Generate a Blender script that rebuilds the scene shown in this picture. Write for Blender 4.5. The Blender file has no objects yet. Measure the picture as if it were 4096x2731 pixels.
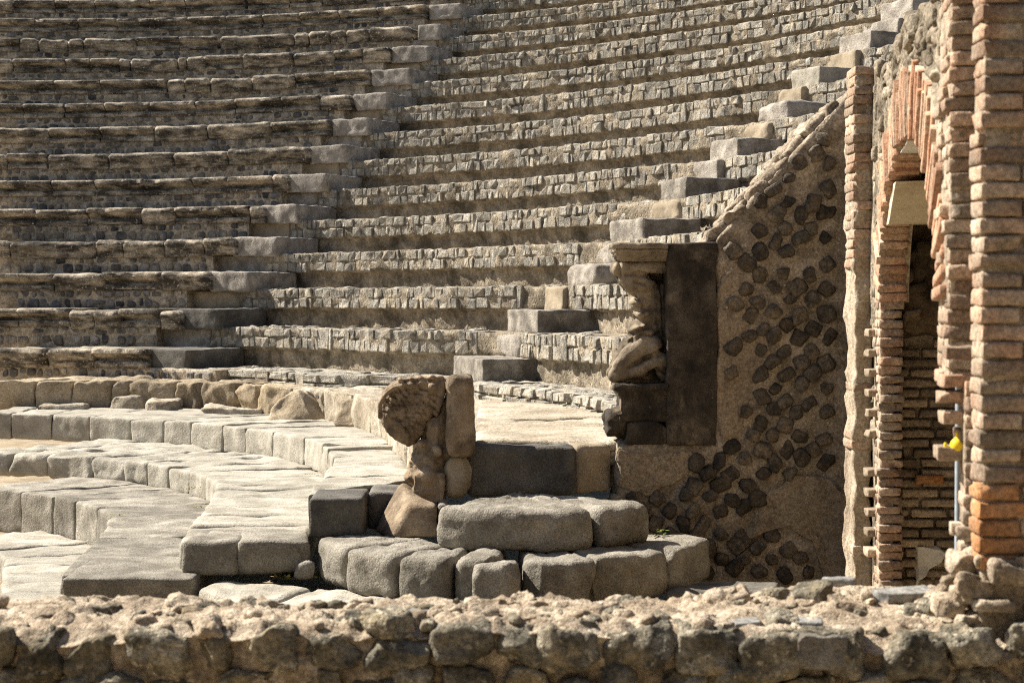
import bpy, bmesh, math, random
import numpy as np
from mathutils import Vector, Matrix

random.seed(11)
rng = np.random.default_rng(11)
SC = bpy.context.scene
COL = SC.collection
PI = math.pi

# ------------------------------------------------------------------ camera model (measured from the photograph)
FPX, PITCH, EYE = 6870.0, -0.0218, 0.453      # focal length in photo pixels, tilt, eye height above the first seat row
DISP = 4096.0 / 2352.0

def ray(xd, yd):
    X = np.asarray(xd, float) * DISP - 2048.0
    Y = np.asarray(yd, float) * DISP - 1365.5
    cp, sp = math.cos(PITCH), math.sin(PITCH)
    return np.stack([X, FPX * cp + Y * sp, FPX * sp - Y * cp], -1) / FPX

def G(xd, yd, z):            # sight line meets the level z
    d = ray(xd, yd); t = (z - EYE) / d[..., 2]
    return np.stack([d[..., 0] * t, d[..., 1] * t, np.full_like(t, z)], -1)

def GD(xd, yd, y):           # sight line meets the upright plane at depth y
    d = ray(xd, yd); t = y / d[..., 1]
    return np.stack([d[..., 0] * t, np.full_like(t, y), EYE + d[..., 2] * t], -1)

# ------------------------------------------------------------------ noise
def _hash(i, j, k, s):
    h = (i.astype(np.int64) * 374761393 + j.astype(np.int64) * 668265263 + k.astype(np.int64) * 2147483647 + s * 974634777)
    h = (h ^ (h >> 13)) * 1274126177
    h = h ^ (h >> 16)
    return (h & 0xFFFFFF).astype(float) / float(0xFFFFFF) * 2 - 1

def vnoise(P, seed=0):
    P = np.asarray(P, float)
    I = np.floor(P).astype(np.int64); Fr = P - I
    U = Fr * Fr * Fr * (Fr * (Fr * 6 - 15) + 10)
    x, y, z = I[:, 0], I[:, 1], I[:, 2]
    u, v, w = U[:, 0], U[:, 1], U[:, 2]
    r = 0
    for a in (0, 1):
        for b in (0, 1):
            for c in (0, 1):
                wt = (u if a else 1 - u) * (v if b else 1 - v) * (w if c else 1 - w)
                r = r + wt * _hash(x + a, y + b, z + c, seed)
    return r

def fbm(P, octv=4, seed=0, gain=0.5):
    P = np.asarray(P, float); r = 0; a = 1.0; tot = 0
    for o in range(octv):
        r = r + a * vnoise(P * (2.03 ** o) + 13.7 * o, seed + o); tot += a; a *= gain
    return r / tot * 1.6

def ridged(P, octv=3, seed=0):
    r = 0; a = 1.0
    for o in range(octv):
        r = r + a * (1 - np.abs(vnoise(P * (2.1 ** o) + 7.1 * o, seed + o)) * 2); a *= .5
    return r / 1.75

# ------------------------------------------------------------------ mesh builder
class MB:
    def __init__(s): s.V = []; s.F = []; s.M = []; s.S = []; s.n = 0
    def add(s, V, F, mat=0, smooth=False):
        V = np.asarray(V, float); F = np.asarray(F, np.int64)
        s.V.append(V); s.F.append(F + s.n); s.n += len(V)
        s.M.append(np.full(len(F), mat)); s.S.append(np.full(len(F), smooth))
    def build(s, name, mats, parent=None):
        V = np.concatenate(s.V); F = np.concatenate(s.F)
        if not isinstance(mats, (list, tuple)): mats = [mats]
        base = np.array([(V[:, 0].min() + V[:, 0].max()) / 2, (V[:, 1].min() + V[:, 1].max()) / 2, V[:, 2].min()])
        me = bpy.data.meshes.new(name)
        me.vertices.add(len(V)); me.vertices.foreach_set('co', (V - base).ravel())
        me.loops.add(F.size); me.loops.foreach_set('vertex_index', F.ravel())
        me.polygons.add(len(F))
        me.polygons.foreach_set('loop_start', np.arange(len(F)) * 4)
        me.polygons.foreach_set('loop_total', np.full(len(F), 4))
        me.polygons.foreach_set('material_index', np.concatenate(s.M).astype(np.int32))
        me.polygons.foreach_set('use_smooth', np.concatenate(s.S))
        for m in mats: me.materials.append(m)
        me.update(calc_edges=True)
        o = bpy.data.objects.new(name, me); COL.objects.link(o)
        o.location = base
        if parent is not None:
            o.parent = parent; o.location = base - np.array(parent.location)
            if name in ('tread_rubble', 'dark_top_rubble', 'pale_top_rubble', 'edge_rubble', 'embedded_stones', 'rubble_foot'): o['kind'] = 'stuff'
        return o

def tag(o, label=None, cat=None, group=None, kind=None):
    if label: o['label'] = label
    if cat: o['category'] = cat
    if group: o['group'] = group
    if kind or cat: o['kind'] = kind or 'thing'
    return o

def empty(name, loc, label, cat, group=None):
    o = bpy.data.objects.new(name, None); COL.objects.link(o)
    o.location = loc; o.empty_display_size = .2
    return tag(o, label, cat, group)

_topo = {}
def cubetopo(n):
    if n in _topo: return _topo[n]
    nu, nv, nw = n
    idx = -np.ones((nu + 1, nv + 1, nw + 1), int); pts = []
    for i in range(nu + 1):
        for j in range(nv + 1):
            for k in range(nw + 1):
                if i in (0, nu) or j in (0, nv) or k in (0, nw):
                    idx[i, j, k] = len(pts); pts.append((i, j, k))
    F = []
    for i in range(nu):
        for j in range(nv):
            F.append((idx[i, j, 0], idx[i, j + 1, 0], idx[i + 1, j + 1, 0], idx[i + 1, j, 0]))
            F.append((idx[i, j, nw], idx[i + 1, j, nw], idx[i + 1, j + 1, nw], idx[i, j + 1, nw]))
    for i in range(nu):
        for k in range(nw):
            F.append((idx[i, 0, k], idx[i + 1, 0, k], idx[i + 1, 0, k + 1], idx[i, 0, k + 1]))
            F.append((idx[i, nv, k], idx[i, nv, k + 1], idx[i + 1, nv, k + 1], idx[i + 1, nv, k]))
    for j in range(nv):
        for k in range(nw):
            F.append((idx[0, j, k], idx[0, j, k + 1], idx[0, j + 1, k + 1], idx[0, j + 1, k]))
            F.append((idx[nu, j, k], idx[nu, j + 1, k], idx[nu, j + 1, k + 1], idx[nu, j, k + 1]))
    _topo[n] = (np.array(pts), np.array(F))
    return _topo[n]

def spaced(L, n, r):
    if n <= 4 or r <= 0 or r * 2.2 > L: return np.linspace(0, L, n + 1)
    m = n - 4
    return np.concatenate([[0, r * .35], np.linspace(r, L - r, m + 1), [L - r * .35, L]])

_seed = [0]
def stone(mb, place, L, D, H, res=.05, r=.03, amp=.01, freq=6., chips=0, chip=.12, mat=0, smooth=True, n=None, keep=None, ridge=0., sq=1.0):
    """a worn block: L along, D deep, H high in its own frame, mapped into place by place(a, b, c)"""
    _seed[0] += 1
    if n is None:
        n = tuple(int(min(70, max(3, round(q / res)))) + (4 if q > 2.2 * r and r > 0 else 0) for q in (L, D, H))
    I, F = cubetopo(n)
    us, vs, ws = spaced(L, n[0], r), spaced(D, n[1], r), spaced(H, n[2], r)
    P = np.stack([us[I[:, 0]] - L / 2, vs[I[:, 1]] - D / 2, ws[I[:, 2]] - H / 2], 1)
    h = np.array([L, D, H]) / 2
    rr = min(r, h.min() * .98)
    q = np.clip(P, -(h - rr), h - rr)
    d = P - q; dl = np.linalg.norm(d, axis=1, keepdims=True)
    nrm = np.where(dl > 1e-9, d / np.maximum(dl, 1e-9), 0)
    P = np.where(dl > 1e-9, q + nrm * rr, P)
    for _ in range(chips):
        pn = rng.normal(size=3); pn /= np.linalg.norm(pn)
        if keep is not None: pn = pn * np.array(keep)
        pn /= np.linalg.norm(pn) + 1e-9
        sup = (P @ pn).max()
        dd = sup - rng.uniform(.25, 1) * chip * min(h) * 2
        ex = np.maximum(P @ pn - dd, 0)
        P = P - ex[:, None] * pn
    off = rng.uniform(-500, 500, 3)
    if amp > 0:
        a = fbm(P * freq + off, 4, 1)
        if ridge: a = a + ridge * ridged(P * freq * .7 + off, 3, 9)
        P = P + nrm * (amp * a)[:, None]
        P = P + amp * .6 * np.stack([vnoise(P * freq * .6 + off + 31 * t, 5 + t) for t in range(3)], 1)
    W = place(P[:, 0], P[:, 1] + D / 2, P[:, 2] + H / 2)
    mb.add(W, F, mat, smooth)

def frame(o, ax, ay, az=(0, 0, 1)):
    o, ax, ay, az = (np.array(v, float) for v in (o, ax, ay, az))
    return lambda a, b, c: o + np.outer(a, ax) + np.outer(b, ay) + np.outer(c, az)

def hexa(c8, L, D, H):
    """c8: bottom front-left, front-right, back-right, back-left, then the same on top"""
    c8 = np.array(c8, float)
    def f(a, b, c):
        u = (a / L + .5)[:, None]; v = (b / D)[:, None]; w = (c / H)[:, None]
        lo = (c8[0] * (1 - u) + c8[1] * u) * (1 - v) + (c8[3] * (1 - u) + c8[2] * u) * v
        hi = (c8[4] * (1 - u) + c8[5] * u) * (1 - v) + (c8[7] * (1 - u) + c8[6] * u) * v
        return lo * (1 - w) + hi * w
    return f

def hexstone(mb, c8, **kw):
    c8 = np.array(c8, float)
    L = (np.linalg.norm(c8[1] - c8[0]) + np.linalg.norm(c8[5] - c8[4])) / 2
    D = (np.linalg.norm(c8[3] - c8[0]) + np.linalg.norm(c8[7] - c8[4])) / 2
    H = (np.linalg.norm(c8[4] - c8[0]) + np.linalg.norm(c8[6] - c8[2])) / 2
    stone(mb, hexa(c8, L, D, H), L, D, H, **kw)

def sheet(mb, Pg, mat=0, smooth=True, flip=False):
    """Pg: (n, m, 3) grid of points"""
    n, m = Pg.shape[:2]
    idx = np.arange(n * m).reshape(n, m)
    F = np.stack([idx[:-1, :-1], idx[1:, :-1], idx[1:, 1:], idx[:-1, 1:]], -1).reshape(-1, 4)
    if flip: F = F[:, ::-1]
    mb.add(Pg.reshape(-1, 3), F, mat, smooth)

ORD = 'zeroth first second third fourth fifth sixth seventh eighth ninth tenth eleventh twelfth thirteenth fourteenth fifteenth sixteenth seventeenth eighteenth nineteenth twentieth twenty-first twenty-second twenty-third twenty-fourth twenty-fifth twenty-sixth twenty-seventh twenty-eighth twenty-ninth'.split()

# ------------------------------------------------------------------ materials
def rock(name, c1, c2, stain=None, stain_amt=.45, stain_scale=(2.2, 2.2, 2.2), scale=5., fine=70., island=.25, bump=.5, bscale=28., pits=.0, spots=None, spot_amt=.62, rough=.92, tint=None, tint_amt=.55, fineamp=.45, bdist=.010, low=None):
    m = bpy.data.materials.new(name); m.use_nodes = True
    nt = m.node_tree; N = nt.nodes; Lk = nt.links
    N.clear()
    out = N.new('ShaderNodeOutputMaterial'); bs = N.new('ShaderNodeBsdfPrincipled')
    Lk.new(bs.outputs[0], out.inputs[0])
    bs.inputs['Roughness'].default_value = rough
    bs.inputs['Specular IOR Level'].default_value = .18
    geo = N.new('ShaderNodeNewGeometry')
    def noise(sc, det=5, ro=.55, vec=None, dist=0.):
        n = N.new('ShaderNodeTexNoise'); n.inputs['Scale'].default_value = sc; n.inputs['Detail'].default_value = det
        n.inputs['Roughness'].default_value = ro; n.inputs['Distortion'].default_value = dist
        Lk.new(vec or geo.outputs['Position'], n.inputs['Vector']); return n.outputs['Fac']
    def ramp(fac, stops):
        r = N.new('ShaderNodeValToRGB'); e = r.color_ramp.elements
        e[0].position, e[0].color = stops[0][0], (*stops[0][1], 1)
        e[1].position, e[1].color = stops[1][0], (*stops[1][1], 1)
        for p, c in stops[2:]:
            k = e.new(p); k.color = (*c, 1)
        Lk.new(fac, r.inputs['Fac']); return r.outputs['Color']
    def mix(fac, a, b, mode='MIX'):
        x = N.new('ShaderNodeMix'); x.data_type = 'RGBA'; x.blend_type = mode
        for v, s in ((fac, 0), (a, 6), (b, 7)):
            if isinstance(v, (int, float)): x.inputs[s].default_value = v
            elif isinstance(v, tuple): x.inputs[s].default_value = (*v, 1)
            else: Lk.new(v, x.inputs[s])
        return x.outputs[2]
    g = lambda v: (v, v, v)
    col = ramp(noise(scale, 6, .6), [(.37, c1), (.63, c2)])
    if tint:
        col = mix(ramp(noise(scale * .45, 4, .6, dist=.4), [(tint_amt, g(0)), (tint_amt + .14, g(.85))]), col, tint)
    if stain:
        mp = N.new('ShaderNodeMapping'); mp.inputs['Scale'].default_value = stain_scale
        Lk.new(geo.outputs['Position'], mp.inputs['Vector'])
        f = noise(1.0, 7, .68, mp.outputs[0], .3)
        col = mix(ramp(f, [(1 - stain_amt - .12, g(0)), (1 - stain_amt + .1, g(.93))]), col, stain)
    if spots:
        col = mix(ramp(noise(34., 3, .7), [(spot_amt, g(0)), (spot_amt + .05, g(.8))]), col, spots)
    col = mix(1.0, col, ramp(noise(fine, 4, .7), [(.33, g(1 - fineamp)), (.67, g(1 + fineamp * .8))]), 'MULTIPLY')
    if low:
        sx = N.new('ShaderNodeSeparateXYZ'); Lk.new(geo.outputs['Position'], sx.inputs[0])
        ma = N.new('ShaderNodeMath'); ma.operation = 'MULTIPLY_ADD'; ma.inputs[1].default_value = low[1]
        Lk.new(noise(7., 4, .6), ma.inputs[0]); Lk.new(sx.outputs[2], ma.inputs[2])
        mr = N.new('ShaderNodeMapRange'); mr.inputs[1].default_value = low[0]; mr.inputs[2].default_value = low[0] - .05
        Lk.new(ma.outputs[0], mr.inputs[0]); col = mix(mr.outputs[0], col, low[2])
    if island:
        ir = ramp(geo.outputs['Random Per Island'], [(0, g(1 - island)), (1, g(1 + island))])
        col = mix(1.0, col, ir, 'MULTIPLY')
    Lk.new(col, bs.inputs['Base Color'])
    h = N.new('ShaderNodeMath'); h.operation = 'ADD'
    Lk.new(noise(bscale, 8, .65), h.inputs[0])
    h2 = N.new('ShaderNodeMath'); h2.operation = 'MULTIPLY'; h2.inputs[1].default_value = .35
    Lk.new(noise(bscale * 4.2, 4, .7), h2.inputs[0]); Lk.new(h2.outputs[0], h.inputs[1])
    hh = h.outputs[0]
    if pits:
        vo = N.new('ShaderNodeTexVoronoi'); vo.inputs['Scale'].default_value = bscale * 1.5
        Lk.new(geo.outputs['Position'], vo.inputs['Vector'])
        pr = ramp(vo.outputs['Distance'], [(.0, g(0)), (.42, g(1))])
        ad = N.new('ShaderNodeMath'); ad.operation = 'MULTIPLY_ADD'; ad.inputs[1].default_value = pits
        Lk.new(pr, ad.inputs[0]); Lk.new(hh, ad.inputs[2]); hh = ad.outputs[0]
    b = N.new('ShaderNodeBump'); b.inputs['Strength'].default_value = bump; b.inputs['Distance'].default_value = bdist
    Lk.new(hh, b.inputs['Height']); Lk.new(b.outputs[0], bs.inputs['Normal'])
    return m

def plain(name, c, rough=.6, metal=0.):
    return rock(name, tuple(v * .85 for v in c), tuple(min(1, v * 1.1) for v in c), fine=40., island=0, bump=.08, rough=rough, fineamp=.1)

M = {}
M['tuff'] = rock('moulded_tuff', (.30, .245, .175), (.56, .48, .37), stain=(.028, .024, .019), stain_amt=.52, stain_scale=(2.8, 2.8, 12.), scale=7., island=.30, bump=.8, bscale=30., spots=(.62, .58, .50), spot_amt=.62, fine=60., fineamp=.5)
M['core'] = rock('mortar_core', (.22, .18, .13), (.40, .335, .245), stain=(.085, .07, .048), stain_amt=.46, stain_scale=(4, 4, 4), scale=9., island=0, bump=1., bscale=26., pits=.6, fine=60.)
M['rubble'] = rock('lava_rubble', (.22, .20, .165), (.40, .37, .31), stain=(.10, .092, .08), stain_amt=.40, stain_scale=(8, 8, 8), scale=14., island=.30, bump=1., bscale=36., pits=.5, tint=(.40, .34, .25), tint_amt=.50)
M['darkrubble'] = rock('dark_riser_stones', (.12, .12, .124), (.32, .28, .225), stain=(.06, .065, .078), stain_amt=.46, stain_scale=(3, 3, 3), scale=7., island=.45, bump=.9, bscale=30., tint=(.40, .335, .245), tint_amt=.46)
M['leftmortar'] = rock('riser_mortar', (.32, .265, .195), (.53, .455, .35), stain=(.12, .10, .07), stain_amt=.44, stain_scale=(5, 5, 6), scale=10., island=0, bump=1., bscale=24., pits=.4, fine=60., fineamp=.5)
M['basalt'] = rock('grey_lava_block', (.165, .145, .12), (.37, .335, .28), stain=(.11, .095, .078), stain_amt=.42, stain_scale=(6, 6, 6), scale=7., island=.14, bump=.9, bscale=42., pits=.4, fine=150., fineamp=.4)
M['stairstone'] = rock('stair_lava', (.25, .22, .185), (.45, .405, .345), stain=(.15, .13, .105), stain_amt=.40, stain_scale=(6, 6, 6), scale=7., island=.16, bump=.9, bscale=42., pits=.4, fine=150., fineamp=.4)
M['bluebasalt'] = rock('dark_lava_block', (.085, .08, .07), (.175, .16, .135), stain=(.055, .05, .045), stain_amt=.38, scale=6., island=.1, bump=0.8, bscale=42., pits=0.3, fine=150.0, fineamp=0.38)
M['tanblock'] = rock('tan_tuff_block', (.28, .225, .155), (.40, .33, .235), stain=(.13, .105, .075), stain_amt=.33, scale=5., island=.1, bump=.7, bscale=34., fine=150.0, fineamp=0.3)
M['pale'] = rock('pale_lava_slab', (.29, .265, .215), (.45, .415, .345), stain=(.22, .195, .15), stain_amt=.40, stain_scale=(2.5, 5., 5.), scale=5., island=.12, bump=0.8, bscale=34., pits=0.25, fine=140.0, spots=(.22, .20, .16), spot_amt=.66, fineamp=0.32)
M['greyslab'] = rock('grey_lava_slab', (.19, .17, .135), (.345, .315, .26), stain=(.12, .105, .082), stain_amt=.40, stain_scale=(5, 5, 5), scale=6., island=.16, bump=.9, bscale=44., pits=.35, fine=140., fineamp=.45)
M['terrace'] = rock('terrace_tuff', (.30, .25, .18), (.47, .415, .325), stain=(.21, .165, .115), stain_amt=.40, stain_scale=(1.2, 6., 6.), scale=3., island=.1, bump=1., bscale=22., tint=(.42, .29, .175), tint_amt=.62)
M['terraceface'] = rock('terrace_edge_tuff', (.27, .21, .135), (.42, .345, .24), stain=(.10, .075, .05), stain_amt=.42, scale=4., island=.12, bump=.9, bscale=20., spots=(.5, .46, .38), spot_amt=.66)
M['sculpt'] = rock('carved_tuff', (.225, .165, .108), (.385, .30, .205), stain=(.07, .05, .033), stain_amt=.42, stain_scale=(5, 5, 5), scale=8., island=0, bump=.8, bscale=46., pits=.2, fine=170., fineamp=.28)
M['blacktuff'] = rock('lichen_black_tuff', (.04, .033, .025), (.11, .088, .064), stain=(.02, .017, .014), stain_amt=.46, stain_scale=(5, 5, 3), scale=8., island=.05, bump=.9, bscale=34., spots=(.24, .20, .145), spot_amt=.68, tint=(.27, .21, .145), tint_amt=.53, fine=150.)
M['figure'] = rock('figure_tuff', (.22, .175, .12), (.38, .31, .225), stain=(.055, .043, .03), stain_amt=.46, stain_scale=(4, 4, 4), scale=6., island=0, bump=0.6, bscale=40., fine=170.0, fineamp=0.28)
M['wallmortar'] = rock('wall_mortar', (.245, .195, .14), (.42, .345, .26), stain=(.14, .11, .075), stain_amt=.42, stain_scale=(6, 6, 6), scale=9., island=.1, bump=1., bscale=26., pits=.5, spots=(.46, .40, .31), spot_amt=.62)
M['wallstone'] = rock('wall_lava_stones', (.055, .047, .038), (.135, .108, .078), stain=(.21, .155, .10), stain_amt=.36, stain_scale=(9, 9, 9), scale=12., island=.4, bump=1., bscale=45., pits=.4, tint=(.20, .15, .10), tint_amt=.54)
M['plaster'] = rock('old_plaster', (.27, .205, .135), (.37, .295, .21), stain=(.15, .11, .07), stain_amt=.42, stain_scale=(5, 5, 5), scale=5., island=.0, bump=.9, bscale=22., pits=.2)
M['brick'] = rock('roman_brick', (.37, .235, .155), (.50, .37, .265), stain=(.30, .235, .17), stain_amt=.44, stain_scale=(7, 7, 7), scale=7., island=.34, bump=1., bscale=45., tint=(.50, .42, .32), tint_amt=.50)
M['archbrick'] = rock('arch_brick', (.40, .21, .125), (.50, .32, .21), stain=(.32, .215, .145), stain_amt=.40, stain_scale=(7, 7, 7), scale=7., island=.3, bump=.8, bscale=45., tint=(.50, .39, .28), tint_amt=.52)
M['orangebrick'] = rock('orange_brick', (.40, .185, .075), (.50, .28, .14), stain=(.33, .20, .12), stain_amt=.40, stain_scale=(7, 7, 7), scale=7., island=.25, bump=1., bscale=45.)
M['brickmortar'] = rock('brick_mortar', (.34, .27, .19), (.47, .39, .29), stain=(.22, .17, .12), stain_amt=.36, scale=8., island=0, bump=1., bscale=40.)
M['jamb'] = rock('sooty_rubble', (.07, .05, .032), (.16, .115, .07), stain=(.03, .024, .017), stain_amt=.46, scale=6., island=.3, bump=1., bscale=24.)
M['greybrick'] = rock('weathered_brick', (.27, .21, .145), (.40, .32, .23), stain=(.16, .12, .085), stain_amt=.40, scale=6., island=.35, bump=.8, bscale=34.)
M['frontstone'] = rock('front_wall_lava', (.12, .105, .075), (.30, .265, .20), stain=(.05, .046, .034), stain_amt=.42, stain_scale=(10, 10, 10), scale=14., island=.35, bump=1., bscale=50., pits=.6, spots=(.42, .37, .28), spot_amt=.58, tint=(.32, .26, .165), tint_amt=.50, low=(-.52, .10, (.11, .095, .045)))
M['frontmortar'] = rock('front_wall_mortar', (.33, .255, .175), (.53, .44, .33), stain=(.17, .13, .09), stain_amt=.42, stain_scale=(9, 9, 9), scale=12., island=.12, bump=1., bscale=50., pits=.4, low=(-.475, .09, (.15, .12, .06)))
M['greyflat'] = rock('grey_flat_stone', (.19, .185, .17), (.29, .28, .26), scale=12., island=.15, bump=.6, bscale=40.)
M['marble'] = plain('white_marble', (.78, .76, .72))
M['terracotta'] = rock('terracotta_shard', (.42, .22, .12), (.50, .29, .17), scale=10., island=.1, bump=.4)
M['timber'] = rock('pale_timber', (.50, .42, .29), (.60, .52, .38), stain=(.36, .27, .16), stain_amt=.32, stain_scale=(3, 3, 22), scale=4., island=0, bump=.2, bscale=30., rough=.7, fineamp=.12)
M['whiteboard'] = plain('white_painted_board', (.70, .68, .62))
M['pipe'] = plain('grey_plastic_pipe', (.33, .37, .40), .45)
M['yellow'] = plain('yellow_plastic', (.80, .58, .03), .4)
M['weed'] = rock('weed_leaf', (.09, .15, .02), (.19, .24, .04), scale=20., island=.3, bump=.1, fineamp=.2)
M['dryweed'] = rock('dry_moss', (.24, .21, .06), (.36, .32, .12), scale=20., island=.3, bump=.1, fineamp=.2)
M['dirt'] = rock('dry_earth', (.26, .20, .13), (.38, .31, .21), stain=(.17, .13, .085), stain_amt=.4, scale=3., island=0, bump=1., bscale=20.)
# ------------------------------------------------------------------ the seating bank (cavea)
CX, CY = -6.985, 12.38
R1, DR, DH, SET = 5.88, 0.666, 0.40, 0.19
NROW = 15

def smooth01(t): t = np.clip(t, 0, 1); return t * t * (3 - 2 * t)
def Rk(k, th):
    deg = np.degrees(np.asarray(th, float))
    w = {1: .75, 2: .6, 3: .5}.get(k, .3); e = {1: 1.0, 2: .8, 3: .6, 4: .45, 5: .15}.get(k, 0.)
    return R1 + (k - 1) * DR + w * smooth01((33 - deg) / 14.) + e * np.clip((12 - deg) / 25., 0, 3)
def zk(k): return (k - 1) * DH
def polar(k, th, off, z):
    r = Rk(k, th) + off
    return np.stack([CX + r * np.cos(th), CY + r * np.sin(th), np.broadcast_to(z, np.shape(r))], -1)
def th_at(k, xd, off=0.):     # angle on row k that is seen at picture column xd (far side of the bowl)
    d = ray(xd, 784)[:2]; d = d / np.linalg.norm(d)
    t = np.linspace(6, 40, 6000); P = t[:, None] * d
    th = np.arctan2(P[:, 1] - CY, P[:, 0] - CX)
    s = np.hypot(P[:, 0] - CX, P[:, 1] - CY) - (Rk(k, th) + off)
    c = np.nonzero((s[:-1] < 0) & (s[1:] >= 0))[0]
    if len(c) == 0:
        return th[np.argmin(np.abs(s))]
    return th[c[-1]]
def th_end(k, off, y):        # where row k runs into the plane at depth y
    th = np.radians(np.linspace(60, -60, 4000)); P = polar(k, th, off, 0.)
    return th[np.argmax(P[:, 1] < y)]

def arcplace(k, thc, off, z0):
    r0 = float(Rk(k, thc)) + off
    def f(a, b, c):
        th = thc - a / r0
        r = Rk(k, th) + off + b
        return np.stack([CX + r * np.cos(th), CY + r * np.sin(th), z0 + c], -1)
    return f

def planeplace(k, thc, off, z0):
    o = polar(k, np.array([thc]), off, z0)[0]
    return frame(o, (math.sin(thc), -math.cos(thc), 0), (math.cos(thc), math.sin(thc), 0))

def profile_strip(mb, k, th0, th1, prof, step=.042, amp=.012, freq=7., mat=0):
    """sweep a (offset, height) profile round the bowl and roughen it"""
    pr = [prof[0]]
    for p, q in zip(prof[:-1], prof[1:]):
        m = max(1, int(round(math.dist(p, q) / step)))
        for i in range(1, m + 1): pr.append((p[0] + (q[0] - p[0]) * i / m, p[1] + (q[1] - p[1]) * i / m))
    pr = np.array(pr)
    n = max(2, int(abs(th0 - th1) * (R1 + (k - 1) * DR) / step))
    th = np.linspace(th0, th1, n)
    T, O = np.meshgrid(th, pr[:, 0], indexing='ij'); _, Z = np.meshgrid(th, pr[:, 1], indexing='ij')
    P = polar(k, T.ravel(), O.ravel(), Z.ravel())
    a = fbm(P * freq, 4, 3) * amp
    P[:, 0] -= np.cos(T.ravel()) * a; P[:, 1] -= np.sin(T.ravel()) * a
    P[:, 2] += fbm(P * freq * .8 + 50, 3, 8) * amp * .8
    Pg = P.reshape(n, len(pr), 3)
    sheet(mb, Pg, mat, True, flip=False)
    for row, t_ in ((Pg[0], th0), (Pg[-1], th1)):          # close the two ends
        back = row.copy(); q = polar(k, np.array([t_]), pr[:, 0].max(), 0.)[0]
        back[:, 0] = q[0]; back[:, 1] = q[1]
        sheet(mb, np.stack([row, row * .6 + back * .4, back], 0), mat, False)

def rubble_band(mb, k, th0, th1, z0, z1, off, mat, wmin=.075, wmax=.175, gap=.007, depth=.12, amp=.010, skips=()):
    r0 = R1 + (k - 1) * DR + .3
    H = z1 - z0
    split = H * rng.uniform(.5, .58)
    courses = [(0, split), (split, H)] if H > .13 else [(0, H)]
    for ci, (a0, a1) in enumerate(courses):
        th = th0
        while th > th1 + .02:
            w = rng.uniform(wmin, wmax); 
            if rng.random() < .12: w *= 1.5
            tc = th - (w / 2) / r0
            th -= w / r0
            if tc - w / 2 / r0 < th1 - .004: break
            if any(s1 < tc < s0 for s0, s1 in skips): continue
            if rng.random() < .02: continue
            h = (a1 - a0) - gap - rng.uniform(0, .012)
            big = ci == 0 and rng.random() < .07 and len(courses) == 2
            if big: h = H - gap
            lo = z0 + a0 + rng.uniform(0, .008) + gap / 2
            stone(mb, arcplace(k, tc, off + rng.normal(0, .008), lo), w - gap, depth, h, r=.010, amp=amp, freq=26., chips=4, chip=.17, mat=mat, smooth=False, n=(5, 2, 5), ridge=.8)

# stairs: picture columns of the left edge, front right edge of every block from bottom to top
ST1 = [(330, 430), (372, 480), (405, 495), (440, 550), (475, 572), (500, 610), (532, 632), (580, 665), (600, 682), (655, 725), (657, 748), (700, 780), (712, 795), (742, 830), (763, 845), (795, 875), (810, 890), (842, 915), (852, 942), (882, 965), (899, 982), (935, 1003), (960, 1012), (976, 1034), (985, 1058), (1010, 1060), (1020, 1085), (1045, 1090), (1060, 1120)]
ST2 = [(1022, 1105), (1110, 1190), (1147, 1232), (1222, 1300), (1287, 1370), (1350, 1440), (1386, 1475), (1477, 1560), (1505, 1580), (1565, 1655), (1615, 1700), (1682, 1770), (1722, 1810), (1780, 1845), (1805, 1890), (1887, 1970), (1916, 2005), (1965, 2068), (2010, 2100), (2050, 2130), (2085, 2170)]

def stair_angles(tbl, i):
    k = 1 + i // 2
    if i % 2 == 0: kk, off = k, (.12 if tbl is ST1 else .32)
    else: kk, off = k + 1, .20
    a, b = tbl[i]
    return kk, off, th_at(kk, a, off), th_at(kk, b, off)

# left ends of the rubble band (right side of the first stair) per row
s1_right = {}
for k in range(1, NROW + 1):
    i = 2 * k - 3
    s1_right[k] = stair_angles(ST1, i)[3] if 0 < i < len(ST1) else th_at(k, 465 if k == 1 else 1125, .24)
s1_left = {k: th_at(k, {1: 462, 2: 405, 3: 472, 4: 532, 5: 600, 6: 655, 7: 704, 8: 752, 9: 804, 10: 842, 11: 896, 12: 937, 13: 977, 14: 1000, 15: 1040}[k], 0.) for k in range(1, NROW + 1)}
s2 = {}
for k in range(1, NROW + 1):
    i = 2 * k - 3
    if 0 < i < len(ST2): kk, off, a, b = stair_angles(ST2, i); s2[k] = (a, b)
TIERLOC = 'up from the terrace'

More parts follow.
